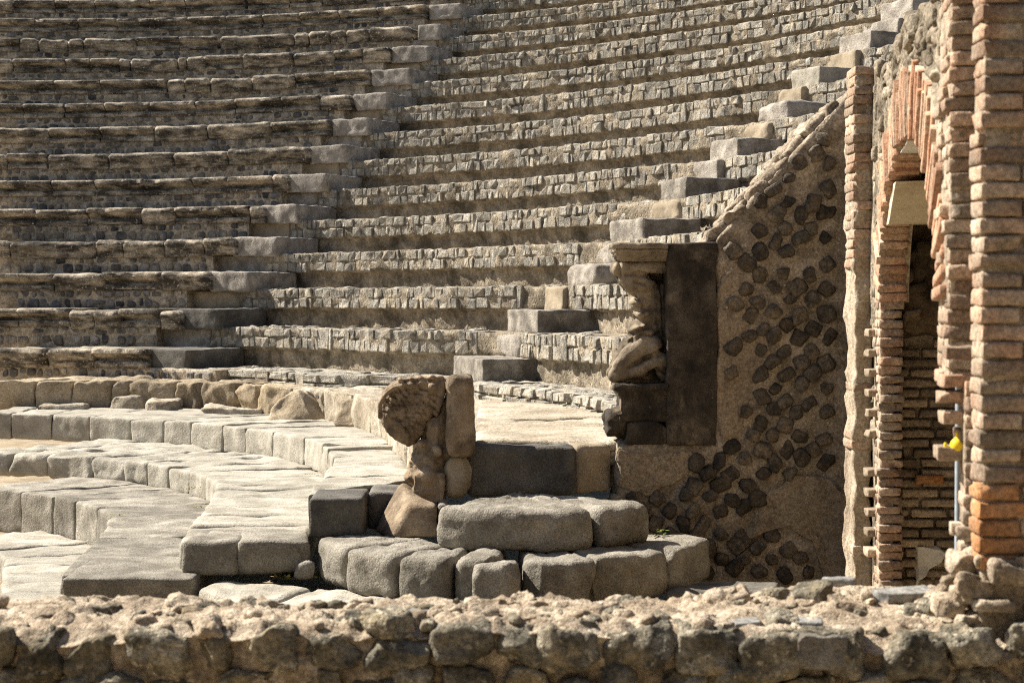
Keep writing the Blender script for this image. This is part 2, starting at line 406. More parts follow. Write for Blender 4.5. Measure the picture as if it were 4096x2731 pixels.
for k in range(1, NROW + 1):
    zt = zk(k) - SET
    zr = zk(k - 1) if k > 1 else -.33
    tl = th_at(k, -14, .1)
    # ---- left of the first stair
    low = zr - (.10 if k > 1 else .02)
    e = empty('seating_tier', polar(k, (tl + s1_left[k]) / 2, .3, low), f'{ORD[k]} low rubble riser {TIERLOC}, under the moulded seats left of the stairs', 'seating tier', 'rubble risers carrying the moulded seats')
    le = s1_left[k] - .02
    if 0 < 2 * k - 3 < len(ST1): le = max(le, stair_angles(ST1, 2 * k - 3)[2] - .004)
    mb = MB(); profile_strip(mb, k, tl, le, [(.095, low), (.075, zt), (DR + .20, zt), (DR + .24, zt - .12)], amp=.010, freq=8.)
    mb.build('mortar_core', M['leftmortar'], e)
    mb = MB(); th = tl
    r0 = R1 + (k - 1) * DR
    H = zt - zr
    courses = [(zr + .002, .54 * H), (zr + .56 * H, .40 * H)] if H > .14 else [(zr + .01, H * .8)]
    for (zz, hh) in courses:
        th = tl
        while th > le + .012:
            w = rng.uniform(.07, .15)
            tc = th - w / 2 / r0
            th -= (w + rng.uniform(.003, .026)) / r0
            if tc - w / 2 / r0 < le: break
            if rng.random() < .12: continue
            h = min(hh, rng.uniform(.72, 1.1) * hh)
            stone(mb, arcplace(k, tc, .062 + rng.normal(0, .005), zz + rng.uniform(0, hh - h + .012)), w, .07, h, r=.03, amp=.008, freq=14., chips=3, chip=.3, smooth=False, n=(4, 2, 4))
    mb.build('embedded_stones', M['darkrubble'], e)
    # ---- between the two stairs, and right of the second stair
    te = th_end(k, 1.2, 9.34)
    cut = s2[k] if k in s2 else ((th_at(k, 1105, .24),) * 2 if k == 1 else (th_at(k, 2200, .24),) * 2)
    for side in (0, 1):
        if side == 0: a, b = le + .012, (cut[0] + cut[1]) / 2
        else: a, b = (cut[0] + cut[1]) / 2, te
        if a - b < .03: continue
        if side == 1 and k > 10: continue
        where = 'between the two block stairs' if side == 0 else 'right of the second block stair'
        e = empty('seating_tier', polar(k, (a + b) / 2, .3, low - .1), f'{ORD[k]} rough rubble tier {TIERLOC}, {where}', 'seating tier', 'bare rubble tiers ' + where)
        mb = MB()
        prof = [(.28, zr - .03), (.28, zt), (DR + .42, zt)] if k == 1 else [(.45, zk(k - 1) - SET - .08), (.30, zk(k - 1) - SET - .02), (.278, zr - .012), (.229, zr), (.229, zt - .006), (DR + .48, zt - .006)]
        profile_strip(mb, k, a, b, prof, amp=.020, freq=10.)
        mb.build('mortar_core', M['core' if k > 1 else 'rubble'], e)
        mb = MB()
        ra, rb = (s1_right[k], cut[0]) if side == 0 else (cut[1], te)
        rubble_band(mb, k, ra - .002, rb, zr if k > 1 else zr - .02, zt + .006, .220 if k > 1 else .235, 0, wmin=.05 if k > 1 else .10, wmax=.135 if k > 1 else .26)
        if mb.n: mb.build('rubble_facing', M['rubble'], e)
        # the flat-laid rubble on the tread
        mb = MB()
        nst = int((ra - rb) * (R1 + k * DR) * (5 if k > 1 else 9))
        for _ in range(nst):
            tc = rng.uniform(rb + .02, ra - .01) if ra - rb > .04 else ra
            w, d = rng.uniform(.06, .16), rng.uniform(.06, .16)
            stone(mb, arcplace(k, tc, rng.uniform(.34, .72), zt - .035), w, d, .05, r=.02, amp=.012, freq=12., chips=4, chip=.3, smooth=False, n=(4, 4, 2))
        if mb.n: mb.build('tread_rubble', M['rubble'], e)

# ---- moulded seat stones: joints read along every row (picture columns x 2.926), with their wear
Z = .5952 / DISP
def z2x(x): return (1300 / .5952 + x) * Z
JO = {
 14: [(-30, 100, 1), (100, 375, 0), (380, 640, 0), (645, 1010, 0), (1012, 1245, 0), (1250, 1640, 0), (1665, 1938, 0), (1945, 2160, 0), (2165, 2450, 1), (2455, 2700, 0), (2705, 2900, 1)],
 13: [(-60, 238, 0), (240, 525, 0), (530, 788, 0), (790, 1043, 0), (1045, 1263, 0), (1265, 1520, 0), (1522, 1756, 0), (1766, 2010, 0), (2014, 2270, 0), (2276, 2528, 0), (2532, 2846, 0)],
 12: [(-60, 136, 0), (140, 255, 1), (270, 456, 1), (462, 560, 1), (565, 914, 1), (917, 1203, 0), (1206, 1455, 0), (1480, 1968, 1), (1975, 2066, 1), (2072, 2208, 1), (2214, 2318, 1), (2322, 2470, 1), (2474, 2730, 1)],
 11: [(-40, 88, 1), (95, 440, 0), (444, 610, 0), (613, 800, 0), (803, 870, 1), (880, 1193, 1), (1196, 1250, 1), (1254, 1380, 1), (1376, 1624, 0), (1632, 1966, 1), (1971, 2240, 1), (2244, 2424, 0), (2428, 2610, 1)],
 10: [(-60, 366, 0), (369, 675, 0), (678, 1115, 0), (1122, 1236, 1), (1240, 1406, 1), (1412, 1688, 1), (1690, 1976, 1), (1980, 2240, 0), (2244, 2460, 0)],
 9: [(-90, 155, 0), (158, 428, 0), (436, 700, 0), (704, 1004, 0), (1007, 1304, 0), (1307, 1572, 0), (1578, 1885, 0), (1888, 2142, 0), (2146, 2340, 1)],
 8: [(-40, 326, 1), (329, 667, 0), (674, 1030, 0), (1034, 1384, 1), (1388, 1814, 1), (1818, 2200, 0)],
 7: [(-40, 44, 1), (48, 308, 0), (320, 720, 1), (726, 1155, 1), (1160, 1518, 1), (1522, 2060, 1)],
 6: [(-60, 48, 0), (51, 340, 0), (345, 628, 0), (633, 957, 0), (957, 1284, 0), (1287, 1525, 0), (1527, 1815, 0), (1820, 1917, 1)],
 5: [(-60, 225, 0), (228, 575, 0), (580, 930, 0), (936, 1164, 1), (1170, 1438, 0), (1440, 1660, 0), (1665, 1756, 1)],
 4: [(-60, 55, 1), (60, 630, 1), (636, 810, 1), (815, 1088, 1), (1092, 1350, 1), (1352, 1556, 1)],
 3: [(-70, 343, 0), (345, 690, 1), (680, 1070, 0), (1066, 1382, 1)],
 2: [(-90, 104, 0), (108, 446, 0), (450, 604, 1), (610, 792, 1), (790, 1052, 0), (1054, 1185, 1)],
 1: [(-40, 296, 1), (300, 602, 1), (606, 962, 0)],
}
def seat_stone(k, ta, tb, wear):
    """one seat block; crisp ones keep fascia, cove and lower fillet, worn ones are rounded lumps"""
    r0 = float(Rk(k, (ta + tb) / 2))
    L = (ta - tb) * r0
    H = .198
    D = DR + .05
    z1 = zk(k) + rng.normal(0, .004)
    if wear: z1 -= rng.uniform(0, .02)
    # front profile: (offset from the lip, height below the top)
    if wear:
        prof = [(.045, 0), (.014, .014), (-.002, .04), (.004, .07), (.018, .10), (.034, .13), (.04, .17), (.045, H), (.22, H)]
    else:
        prof = [(.034, 0), (.012, .006), (.001, .022), (-.001, .05), (.0, .056), (.030, .059), (.034, .070), (.060, .088), (.096, .106), (.112, .116), (.114, .130), (.052, .134), (.048, H - .01), (.055, H), (.22, H)]
    pr = [(D, -.0)] + [(D * .5, 0.), (.16, 0.), (.06, 0.)] + [(o, -d) for o, d in prof]
    fine = [pr[0]]
    for p, q in zip(pr[:-1], pr[1:]):
        m = max(1, int(math.dist(p, q) / .035))
        for i in range(1, m + 1): fine.append((p[0] + (q[0] - p[0]) * i / m, p[1] + (q[1] - p[1]) * i / m))
    pr = np.array(fine)
    n = max(6, int(L / .035)) + 1
    u = np.linspace(0, 1, n); u = np.concatenate([[0, .004, .012], u[1:-1], [.988, .996, 1]]); n = len(u)
    th = ta + (tb - ta) * u
    edge = np.minimum(u, 1 - u) * L
    pull = np.maximum(0, (.03 if wear else .014) - edge) ** 1.4 * (6 if wear else 5)
    T, O = np.meshgrid(th, pr[:, 0], indexing='ij'); _, Zz = np.meshgrid(th, pr[:, 1], indexing='ij')
    PL = np.repeat(pull[:, None], len(pr), 1)
    frontness = np.clip(1 - O / .2, 0, 1)
    P = polar(k, T.ravel(), (O + PL * frontness).ravel(), (z1 + Zz - PL * (Zz > -.02) * .8).ravel())
    off = rng.uniform(-99, 99, 3)
    am = .015 if wear else .0035
    nn = fbm(P * (6. if wear else 9.) + off, 4, 2) * am
    if wear: nn += np.maximum(0, ridged(P * 5. + off, 2, 4) - .3) * .03
    else:
        chipn = np.maximum(0, fbm(P * 5 + off, 3, 6) - .42) * .09
        nn -= chipn * (Zz.ravel() > -.09)
    fr = frontness.ravel()
    P[:, 0] -= np.cos(T.ravel()) * nn * fr; P[:, 1] -= np.sin(T.ravel()) * nn * fr
    P[:, 2] += fbm(P * 5. + off + 9, 3, 5) * (.012 if wear else .002) * (Zz.ravel() > -.05)
    mb = MB(); m = len(pr)
    sheet(mb, P.reshape(n, m, 3), 0, True)
    # end caps: fan strips from the profile to its back line
    Pg = P.reshape(n, m, 3)
    for side, row in ((0, Pg[0]), (1, Pg[-1])):
        back = row.copy(); b0 = Pg[0 if side == 0 else -1][0]
        back[:, 0] = b0[0]; back[:, 1] = b0[1]
        mid = row * .5 + back * .5; mid[:, 2] = row[:, 2]; back[:, 2] = row[:, 2]
        sheet(mb, np.stack([row, mid, back], 0), 0, False, flip=(side == 0))
    return mb
for k, js in JO.items():
    n = len(js)
    for i, (a, b, wear) in enumerate(js):
        ta, tb = th_at(k, a * Z), th_at(k, b * Z)
        if ta - tb < .004: continue
        mb = seat_stone(k, ta, tb, wear)
        o = mb.build('seat_stone', M['tuff'])
        q = n - i
        look = 'worn rounded' if wear else 'crisp moulded'
        cnt = 'next to the stair' if q == 1 else f'{ORD[q]} from the stair'
        tag(o, f'{look} seat stone, {cnt}, in the {ORD[k]} row of moulded seats up', 'seat stone', f'moulded seat stones')

# ---- the blocks of the two stairs
def block_label(i, tbl, stair, adj):
    return f'{adj} stair block, {ORD[i + 1]} step up the {stair}'
for tbl, stair in ((ST1, 'left stair'), (ST2, 'right stair')):
    for i in range(len(tbl)):
        kk, off, a, b = stair_angles(tbl, i)
        top = i * .2
        if stair == 'left stair' and i > 26: continue
        if stair == 'right stair' and i > 20: continue
        r0 = float(Rk(kk, (a + b) / 2)) + off
        L = (a - b) * r0
        even = i % 2 == 0
        if not even and stair == 'left stair': a = a + .06 / r0; L = (a - b) * r0
        roundy = (stair == 'right stair' and i in (1, 4, 5, 11, 12, 7)) or (stair == 'left stair' and i in (3, 9, 15, 19))
        D = .80 if even else .40
        low = .215 if even else .2
        if even and stair == 'right stair': D = .56
        mat = M['stairstone']; adj = 'grey lava'
        if i in (0, 2) and stair == 'left stair': mat = M['bluebasalt']; adj = 'dark grey lava'
        elif stair == 'right stair' and i in (0, 2, 6, 8): mat = M['basalt']; adj = 'dark sharp-edged lava'
        elif i % 4 == 3: mat = M['tanblock']; adj = 'tan weathered'
        if stair == 'right stair' and i == 14: mat = M['pale']; adj = 'pale clean-cut'
        if stair == 'right stair' and i == 13: mat = M['tanblock']; adj = 'brown weathered'
        if roundy: adj = adj + ' rounded'
        mb = MB()
        tc = (a + b) / 2
        H = low + (.0 if even else .02)
        stone(mb, planeplace(kk, tc, off, top - H), L - .01, D, H, res=.03, r=.06 if roundy else .010 + rng.uniform(0, .010), amp=.013 if roundy else .009, freq=9., chips=4, chip=.13, ridge=.3)
        o = mb.build('stair_block', mat)
        tag(o, block_label(i, tbl, stair, adj), 'stair block', f'blocks of the {stair}')
# ------------------------------------------------------------------ the low steps of the orchestra
class Path:
    def __init__(s, pts):
        pts = np.array(pts, float)
        d = np.r_[0, np.cumsum(np.linalg.norm(np.diff(pts, axis=0), axis=1))]
        t = np.linspace(0, d[-1], 900)
        s.P = np.stack([np.interp(t, d, pts[:, i]) for i in (0, 1)], 1); s.t = t; s.L = d[-1]
        s.scr = 2048 / DISP + FPX * s.P[:, 0] / s.P[:, 1] / DISP
    def at(s, t): return np.stack([np.interp(t, s.t, s.P[:, i]) for i in (0, 1)], -1)
    def near(s, p): return s.t[np.argmin(((s.P - p) ** 2).sum(1))]
    def col(s, xd):
        c = np.nonzero((s.scr[:-1] < xd) & (s.scr[1:] >= xd))[0]
        return s.t[c[0]] if len(c) else s.t[np.argmin(np.abs(s.scr - xd))]
def arc(cx, cy, r, a0, a1, n=60):
    a = np.radians(np.linspace(a0, a1, n)); return [(cx + r * math.cos(t), cy + r * math.sin(t)) for t in a]
ZP, ZA, ZB, ZC, ZD = -.30, -.55, -.745, -.90, -1.15
PP = Path([(-7.6, 16.6), (-4.83, 16.62), (-3.9, 16.62), (-3.19, 16.42), (-2.57, 16.05), (-1.9, 15.35), (-1.35, 14.3), (-1.02, 13.2), (-.80, 11.8), (-.62, 10.4), (-.56, 9.68)])
PA = Path(arc(-6.06, 10.99, 4.87, 112, 8) + [(-1.14, 11.0), (-1.07, 8.97)])
PB = Path(arc(-5.30, 10.62, 3.42, 112, 12) + [(-1.86, 10.6), (-1.69, 8.70)])
PC = Path(arc(-5.52, 9.87, 3.15, 112, 20) + [(-2.44, 10.3), (-2.26, 8.56)])
PDk = Path(arc(-5.6, 9.6, 2.7, 112, 28) + [(-2.95, 9.9), (-2.62, 8.6)])
KA = Path(list(map(tuple, PA.P)) + [(-1.03, 8.72)])
KB = Path(list(map(tuple, PB.P)) + [(-1.62, 8.58)])
KC = Path(list(map(tuple, PC.P)) + [(-2.28, 8.3)])
thr = np.radians(np.linspace(112, -30, 300))
K1 = polar(1, thr, .30, 0.)[:, :2]; K1 = Path([tuple(p) for p in K1 if p[1] > 9.72])

def ruled(F, K, s0, s1, t0, t1, z, zb, joint=.0025):
    """slab between a front path and a back path"""
    L = s1 - s0
    mid = np.linalg.norm(F.at((s0 + s1) / 2) - K.at((t0 + t1) / 2))
    tilt = rng.normal(0, .004, 3)
    def f(a, b, c):
        u = a / L + .5; v = b / mid
        g = joint / L
        uu = g + u * (1 - 2 * g)
        p = F.at(s0 + uu * L) * (1 - v)[:, None] + K.at(t0 + uu * (t1 - t0)) * v[:, None]
        zz = zb + (c / (z - zb)) * (z - zb + tilt[0] + tilt[1] * (u - .5) * 2 + tilt[2] * (v - .5))
        return np.concatenate([p, zz[:, None]], 1)
    return f, L, mid

def slab_row(F, K, cols, tail, z, zb, mat, nm, lab, grp, r=.035, amp=.010, over=.03, chip=.08, rough=()):
    ss = [F.col(x) for x in cols]
    ss += [ss[-1] + (F.L - ss[-1]) * q for q in tail]
    n = len(ss) - 1
    for i in range(n):
        s0, s1 = ss[i], ss[i + 1]
        if s1 - s0 < .02: print('skip', lab(i, n)); continue
        p0, p1 = F.at(s0), F.at(s1)
        t0, t1 = K.near(p0), K.near(p1)
        if i == n - 1 and tail: t1 = K.L
        f, L, D = ruled(F, K, s0, s1, t0, t1, z, zb)
        mb = MB()
        wr = i in rough
        stone(mb, f, L, D, z - zb, res=.032, r=r * (1.7 if wr else 1) * rng.uniform(.6, 1.3), amp=amp * (1.8 if wr else 1), freq=7., chips=6 if wr else 3, chip=chip, keep=(1, 1, .6), ridge=.3)
        o = mb.build(nm, mat if not callable(mat) else mat(i))
        tag(o, lab(i, n), 'step slab', grp)

jx = lambda v: [x * .3418 for x in v]
slab_row(PA, PP, jx([-90, 75, 345, 605, 880, 1100, 1280, 1490, 1640, 1830, 2040, 2165]), [.10, .30, .50, .68, .84, 1.0], ZA, ZB - .03, M['pale'], 'step_slab',
         lambda i, n: f'pale lava slab of the upper orchestra step, {ORD[i + 1]} from the left', 'slabs of the upper orchestra step', r=.018, amp=.009)
slab_row(PB, KA, jx([-160, 60, 310, 605, 835, 985, 1125, 1265, 1380, 1490]), [.10, .27, .45, .62, .80, 1.0], ZB, ZC - .03, M['pale'], 'step_slab',
         lambda i, n: f'pale worn slab of the middle orchestra step, {ORD[i + 1]} from the left', 'slabs of the middle orchestra step', r=.026, amp=.010, rough=(0, 1, 2, 3, 4))
slab_row(PC, KB, jx([-190, 140, 345, 495, 645, 735]), [.12, .45, 1.0], ZC, ZD - .05, M['greyslab'], 'step_slab',
         lambda i, n: f'grey pitted slab of the lower orchestra step, {ORD[i + 1]} from the left', 'slabs of the lower orchestra step', r=.018, amp=.009)
slab_row(PDk, KC, [-120, -30, 10, 36], [.15, .3, .45, .6, .8, 1.0], ZD, ZD - .3, M['pale'], 'floor_slab',
         lambda i, n: f'bright white lava slab of the orchestra floor, {ORD[i + 1]} from the left', 'slabs of the orchestra floor', r=.03)
# broken terrace above them
PX = [-90, 228, 480, 755, 858, 1172, 1330, 1595, 1730, 1960]
slab_row(PP, K1, jx(PX), [.12, .22, .36, .52, .68, .84, 1.0], ZP, ZA - .03, lambda i: M['terraceface'] if i < 9 else M['terrace'], 'terrace_slab',
         lambda i, n: f'broad broken-edged slab of the upper terrace, {ORD[i + 1]} from the left', 'slabs of the upper terrace', r=.016, amp=.016, chip=.2, rough=(2, 3, 4, 5, 6, 7, 8, 9, 10))

def ground_block(nm, c_front, z, zb, depth, mat, label, cat, grp=None, skew=0., **kw):
    """block whose front top edge runs between two picture columns on a known level"""
    (xa, ya), (xb, yb) = c_front
    A, B = G(xa, ya, z), G(xb, yb, z)
    d = (B - A); d[2] = 0; nrm = np.array([-d[1], d[0], 0]); nrm /= np.linalg.norm(nrm)
    dk = nrm * depth + d / np.linalg.norm(d) * skew
    c = [A, B, B + dk, A + dk]
    lo = [np.array([p[0], p[1], zb]) for p in c]; hi = [np.array([p[0], p[1], z]) for p in c]
    mb = MB(); hexstone(mb, lo + hi, **kw)
    o = mb.build(nm, mat); return tag(o, label, cat, grp)

# front blocks that close the steps towards the stage passage
ground_block('end_block', ((709, 1143), (833, 1143)), ZA + .012, ZB - .0, .42, M['bluebasalt'], 'dark square block closing the upper step, left of the winged support', 'lava block', res=.03, r=.02, amp=.006, chips=1)
ground_block('end_block', ((842, 1130), (935, 1130)), ZA + .006, ZB - .0, .40, M['bluebasalt'], 'dark narrow block half hidden behind the wedge base of the winged support', 'lava block', res=.03, r=.025, amp=.01, chips=2)
ground_block('end_block', ((417, 1243), (546, 1243)), ZB + .008, ZC - .01, .5, M['greyslab'], 'brown-grey end block of the middle step with a rounded lower left corner', 'lava block', res=.03, r=.03, amp=.008, chips=1)
ground_block('end_block', ((548, 1243), (712, 1240)), ZB + .010, ZC - .0, .5, M['greyslab'], 'long brown-grey end block of the middle step beside the curved steps', 'lava block', res=.03, r=.03, amp=.008, chips=2)
ground_block('end_slab', ((141, 1326), (440, 1326)), ZC + .012, ZD - .15, .75, M['greyslab'], 'big dark-fronted grey slab ending the lower step behind the rubble wall', 'lava slab', res=.03, r=.02, amp=.007, chips=0)
for j, (xa, xb, ya) in enumerate([(680, 716, 1306), (676, 700, 1290)]):
    c = G((xa + xb) / 2, ya, ZC + .03)
    mb = MB(); s = .1 if j == 0 else .07
    stone(mb, frame(c + np.array([0, 0, -.06 + .07 * j]), (1, 0, 0), (0, 1, 0)), s, s, s * .9, res=.02, r=.03, amp=.012, freq=14, chips=4)
    tag(mb.build('pebble', M['greyslab']), ['lower small stone wedged beside the long end block', 'upper small stone wedged beside the long end block'][j], 'stone')

# paving in front of the curved steps
def poly_slab(nm, pts, z, zb, mat, label, cat, grp=None, **kw):
    c = [G(x, y, z) for x, y in pts]
    lo = [np.array([p[0], p[1], zb]) for p in c]
    mb = MB(); hexstone(mb, lo + c, **kw); return tag(mb.build(nm, mat), label, cat, grp)
ZF = -.955
poly_slab('paving_slab', [(452, 1352), (600, 1392), (722, 1345), (500, 1326)], ZF + .02, -1.2, M['pale'], 'pale paving slab with a chipped left edge in front of the long end block', 'paving slab', 'paving slabs of the passage', res=.03, r=.04, amp=.012)
poly_slab('paving_slab', [(604, 1394), (760, 1450), (905, 1368), (728, 1347)], ZF + .01, -1.2, M['pale'], 'pale paving slab below the square left stone of the curved step', 'paving slab', 'paving slabs of the passage', res=.03, r=.03, amp=.01)
poly_slab('paving_slab', [(764, 1452), (1010, 1480), (1100, 1385), (909, 1370)], ZF, -1.2, M['greyslab'], 'grey paving slab in front of the middle of the curved step', 'paving slab', 'paving slabs of the passage', res=.03, r=.03, amp=.01)
poly_slab('paving_slab', [(1530, 1358), (1780, 1358), (1790, 1333), (1560, 1330)], ZF + .03, -1.2, M['bluebasalt'], 'low dark slab in the shade at the foot of the studded wall', 'paving slab', 'paving slabs of the passage', res=.03, r=.02, amp=.008)

# ------------------------------------------------------------------ the two curved steps
def sector(cx, cy, rad, p0, p1, depth, zb, zt, mat, label, nm='curved_step_stone', grp=None, inner=True, **kw):
    L = rad * (p1 - p0)
    def f(a, b, c):
        ph = (p0 + p1) / 2 + a / L * (p1 - p0) * (1 - .012 / max(L, .1))
        rr = rad - b
        return np.stack([cx + rr * np.sin(ph), cy - rr * np.cos(ph), zb + c], 1)
    mb = MB(); stone(mb, f, L, depth, zt - zb, **kw)
    return tag(mb.build(nm, mat), label, 'curved step stone', grp)
R_ = math.radians
gl = 'stones of the lower curved step'
cc = (0.0, 9.0)
kw = dict(res=.018, r=.042, amp=.010, freq=10., ridge=.3)
sector(*cc, 1.03, R_(-76), R_(-52), .5, -.95, -.735, M['greyslab'], 'leftmost square stone of the lower curved step, beside the long end block', grp=gl, chips=1, **kw)
sector(*cc, 1.05, R_(-51.5), R_(-32), .5, -.955, -.737, M['greyslab'], 'square rough-picked stone, second from left in the lower curved step', grp=gl, chips=1, **kw)
sector(*cc, 1.06, R_(-31.5), R_(-16.5), .5, -.965, -.735, M['greyslab'], 'tall stone with a shaded right side, third from left in the lower curved step', grp=gl, chips=1, **kw)
sector(*cc, 1.03, R_(-16), R_(-3.), .5, -.98, -.733, M['greyslab'], 'broken rounded stone behind the cube in the middle of the lower curved step', grp=gl, chips=4, chip=.2, **kw)
sector(*cc, 1.10, R_(-10.5), R_(2.), .22, -.99, -.755, M['greyslab'], 'cube-like bright stone standing foremost in the lower curved step', grp=gl, chips=2, chip=.15, **kw)
sector(*cc, 1.07, R_(3.), R_(22.5), .5, -.97, -.742, M['greyslab'], 'round-shouldered boulder right of the cube in the lower curved step', grp=gl, chips=5, chip=.22, keep=(1, 1, .8), **kw)
sector(*cc, 1.05, R_(23), R_(47), .5, -.96, -.738, M['greyslab'], 'wide chipped stone, second from right in the lower curved step', grp=gl, chips=4, chip=.2, **kw)
sector(*cc, 1.04, R_(47.5), R_(79), .5, -.95, -.735, M['greyslab'], 'rightmost dark stone of the lower curved step, against the studded wall', grp=gl, chips=1, **kw)
gu = 'stones of the upper curved step'; kw['r'] = .055
sector(.06, 9.02, .78, R_(-36), R_(27), .75, -.745, -.535, M['greyslab'], 'long single curved stone of the upper curved step', grp=gu, chips=4, chip=.12, **kw)
sector(.06, 9.02, .78, R_(27.5), R_(55), .7, -.745, -.54, M['greyslab'], 'short dark stone at the right end of the upper curved step', grp=gu, chips=2, chip=.12, **kw)
ground_block('terrace_edge_block', ((1072, 1024), (1322, 1024)), ZP + .0, ZA - .02, .42, M['bluebasalt'], 'long dark-fronted edge block of the terrace between support and wall', 'lava block', 'terrace edge blocks', res=.025, r=.035, amp=.012, chips=1)
ground_block('terrace_edge_block', ((1326, 1022), (1412, 1018)), ZP + .0, ZA - .02, .40, M['tanblock'], 'short mortared edge block of the terrace against the studded wall', 'lava block', 'terrace edge blocks', res=.025, r=.04, amp=.014, chips=1)
poly_slab('terrace_slab', [(1092, 1011), (1425, 1011), (1425, 962), (1098, 966)], ZP + .014, ZP - .06, M['terrace'], 'cracked straw-coloured slab in front of the kneeling figure', 'terrace slab', 'slabs of the upper terrace', res=.04, r=.04, amp=.014)
poly_slab('terrace_slab', [(1096, 960), (1428, 958), (1425, 930), (1098, 920)], ZP + .018, ZP - .06, M['terrace'], 'long straw-coloured terrace slab below the stone tier beside the figure', 'terrace slab', 'slabs of the upper terrace', res=.04, r=.03, amp=.012)

# fallen rocks along the foot of the terrace
def rock_at(xa, xb, ytop, ybot, z, mat, label, dep=.35, chips=7, lean=0., cat='rock', ytilt=0, nm='fallen_rock', **kw):
    A, B = G(xa, ybot, z), G(xb, ybot, z)
    y = (A[1] + B[1]) / 2
    top = GD((xa + xb) / 2, ytop, y + dep * .3)[2]
    L = abs(B[0] - A[0]); H = max(.04, top - z)
    mb = MB()
    stone(mb, frame((A + B) / 2 - np.array([0, 0, .03]), (B - A) / L, (0, 1, 0), (lean, .25, 1)), L, dep, H + .03, res=.028, r=min(.06, H * .4), amp=.02, freq=6., chips=chips, chip=.36, ridge=.6, **kw)
    tag(mb.build(nm, mat), label, cat, 'fallen rocks at the foot of the terrace')
def wedge_rock(base, yb, top, yt, dep, mat, label, zt):
    A, B = G(base[0], yb, ZA), G(base[1], yb, ZA)
    ya = A[1] + dep * .45
    T0, T1 = GD(top[0], yt, ya), GD(top[1], yt, ya)
    dk = np.array([.12, dep, 0.]); d2 = np.array([.05, dep * .3, 0.])
    mb = MB(); hexstone(mb, [A - [0, 0, .03], B - [0, 0, .03], B + dk, A + dk, T0, T1, T1 + d2, T0 + d2], res=.024, r=.03, amp=.022, freq=7., chips=6, chip=.2, ridge=.7)
    tag(mb.build('fallen_rock', mat), label, 'rock', 'fallen rocks at the foot of the terrace')
wedge_rock((598, 748), 968, (655, 690), 900, .55, M['terraceface'], 'big pyramid-shaped rock leaning on the terrace edge', 0)
wedge_rock((750, 846), 978, (785, 832), 920, .45, M['terraceface'], 'broad broken rock just left of the winged support', 0)
rock_at(736, 764, 905, 950, ZA + .06, M['basalt'], 'small upright rock between the pyramid rock and the broken rock', dep=.16, chips=6)
rock_at(770, 812, 905, 952, ZA + .05, M['terraceface'], 'rounded rock behind the broken rock by the winged support', dep=.22, chips=4)
rock_at(815, 862, 908, 952, ZA + .05, M['terraceface'], 'rough rock tucked against the left edge of the wing', dep=.3, chips=5)
rock_at(846, 876, 962, 986, ZA, M['terrace'], 'low pale rock beneath the left edge of the wing', dep=.25, chips=4)
rock_at(252, 332, 910, 940, ZA, M['terrace'], 'low peaked rock lying below the terrace, left one of a pair', dep=.4, chips=6)
rock_at(330, 402, 921, 944, ZA, M['terrace'], 'low flat rock lying below the terrace, right one of a pair', dep=.4, chips=6)
rock_at(82, 190, 928, 941, ZA, M['terrace'], 'thin flat rock lying below the terrace at far left', dep=.5, chips=4)
rock_at(460, 600, 934, 950, ZA, M['terrace'], 'thin sheet of bedrock left of the pyramid-shaped rock', dep=.5, chips=5)

# ------------------------------------------------------------------ sculpture by fused forms
def sculpt(name, prims, voxel, mat, parent, smooth=4, amp=.006, freq=14., extra=None):
    bm = bmesh.new()
    def ball(c, r, rot=None):
        m = Matrix.Translation(Vector(c)) @ (rot.to_4x4() if rot else Matrix.Identity(4)) @ Matrix.Diagonal((*r, 1))
        bmesh.ops.create_icosphere(bm, subdivisions=3, radius=1, matrix=m)
    for p in prims:
        if p[0] == 's': ball(p[1], p[2] if hasattr(p[2], '__len__') else (p[2],) * 3, p[3] if len(p) > 3 else None)
        elif p[0] == 'c':
            a, b = np.array(p[1], float), np.array(p[3], float)
            n = max(3, int(np.linalg.norm(b - a) / (min(p[2], p[4]) * .35)))
            for i in range(n + 1):
                t = i / n; ball(a + (b - a) * t, (p[2] + (p[4] - p[2]) * t,) * 3)
        elif p[0] == 'h':
            vs = [bm.verts.new(v) for v in p[1]]
            for f in ((0, 3, 2, 1), (4, 5, 6, 7), (0, 1, 5, 4), (1, 2, 6, 5), (2, 3, 7, 6), (3, 0, 4, 7)): bm.faces.new([vs[i] for i in f])
    bmesh.ops.recalc_face_normals(bm, faces=bm.faces)
    me = bpy.data.meshes.new(name); bm.to_mesh(me); bm.free()
    o = bpy.data.objects.new(name, me); COL.objects.link(o)
    md = o.modifiers.new('r', 'REMESH'); md.mode = 'VOXEL'; md.voxel_size = voxel; md.use_smooth_shade = True
    ms = o.modifiers.new('s', 'SMOOTH'); ms.factor = .5; ms.iterations = smooth
    dg = bpy.context.evaluated_depsgraph_get()
    m2 = bpy.data.meshes.new_from_object(o.evaluated_get(dg))
    bpy.data.objects.remove(o)
    n = len(m2.vertices)
    co = np.empty(n * 3); m2.vertices.foreach_get('co', co); co = co.reshape(-1, 3)
    no = np.empty(n * 3); m2.vertices.foreach_get('normal', no); no = no.reshape(-1, 3)
    co = co + no * (fbm(co * freq, 4, 3) * amp + (extra(co) if extra else 0))[:, None]
    base = np.array([(co[:, 0].min() + co[:, 0].max()) / 2, (co[:, 1].min() + co[:, 1].max()) / 2, co[:, 2].min()])
    m2.vertices.foreach_set('co', (co - base).ravel()); m2.update()
    m2.materials.clear(); m2.materials.append(mat); m2.name = name
    o = bpy.data.objects.new(name, m2); COL.objects.link(o); o.location = base
    if parent is not None: o.parent = parent; o.location = base - np.array(parent.location)
    return o
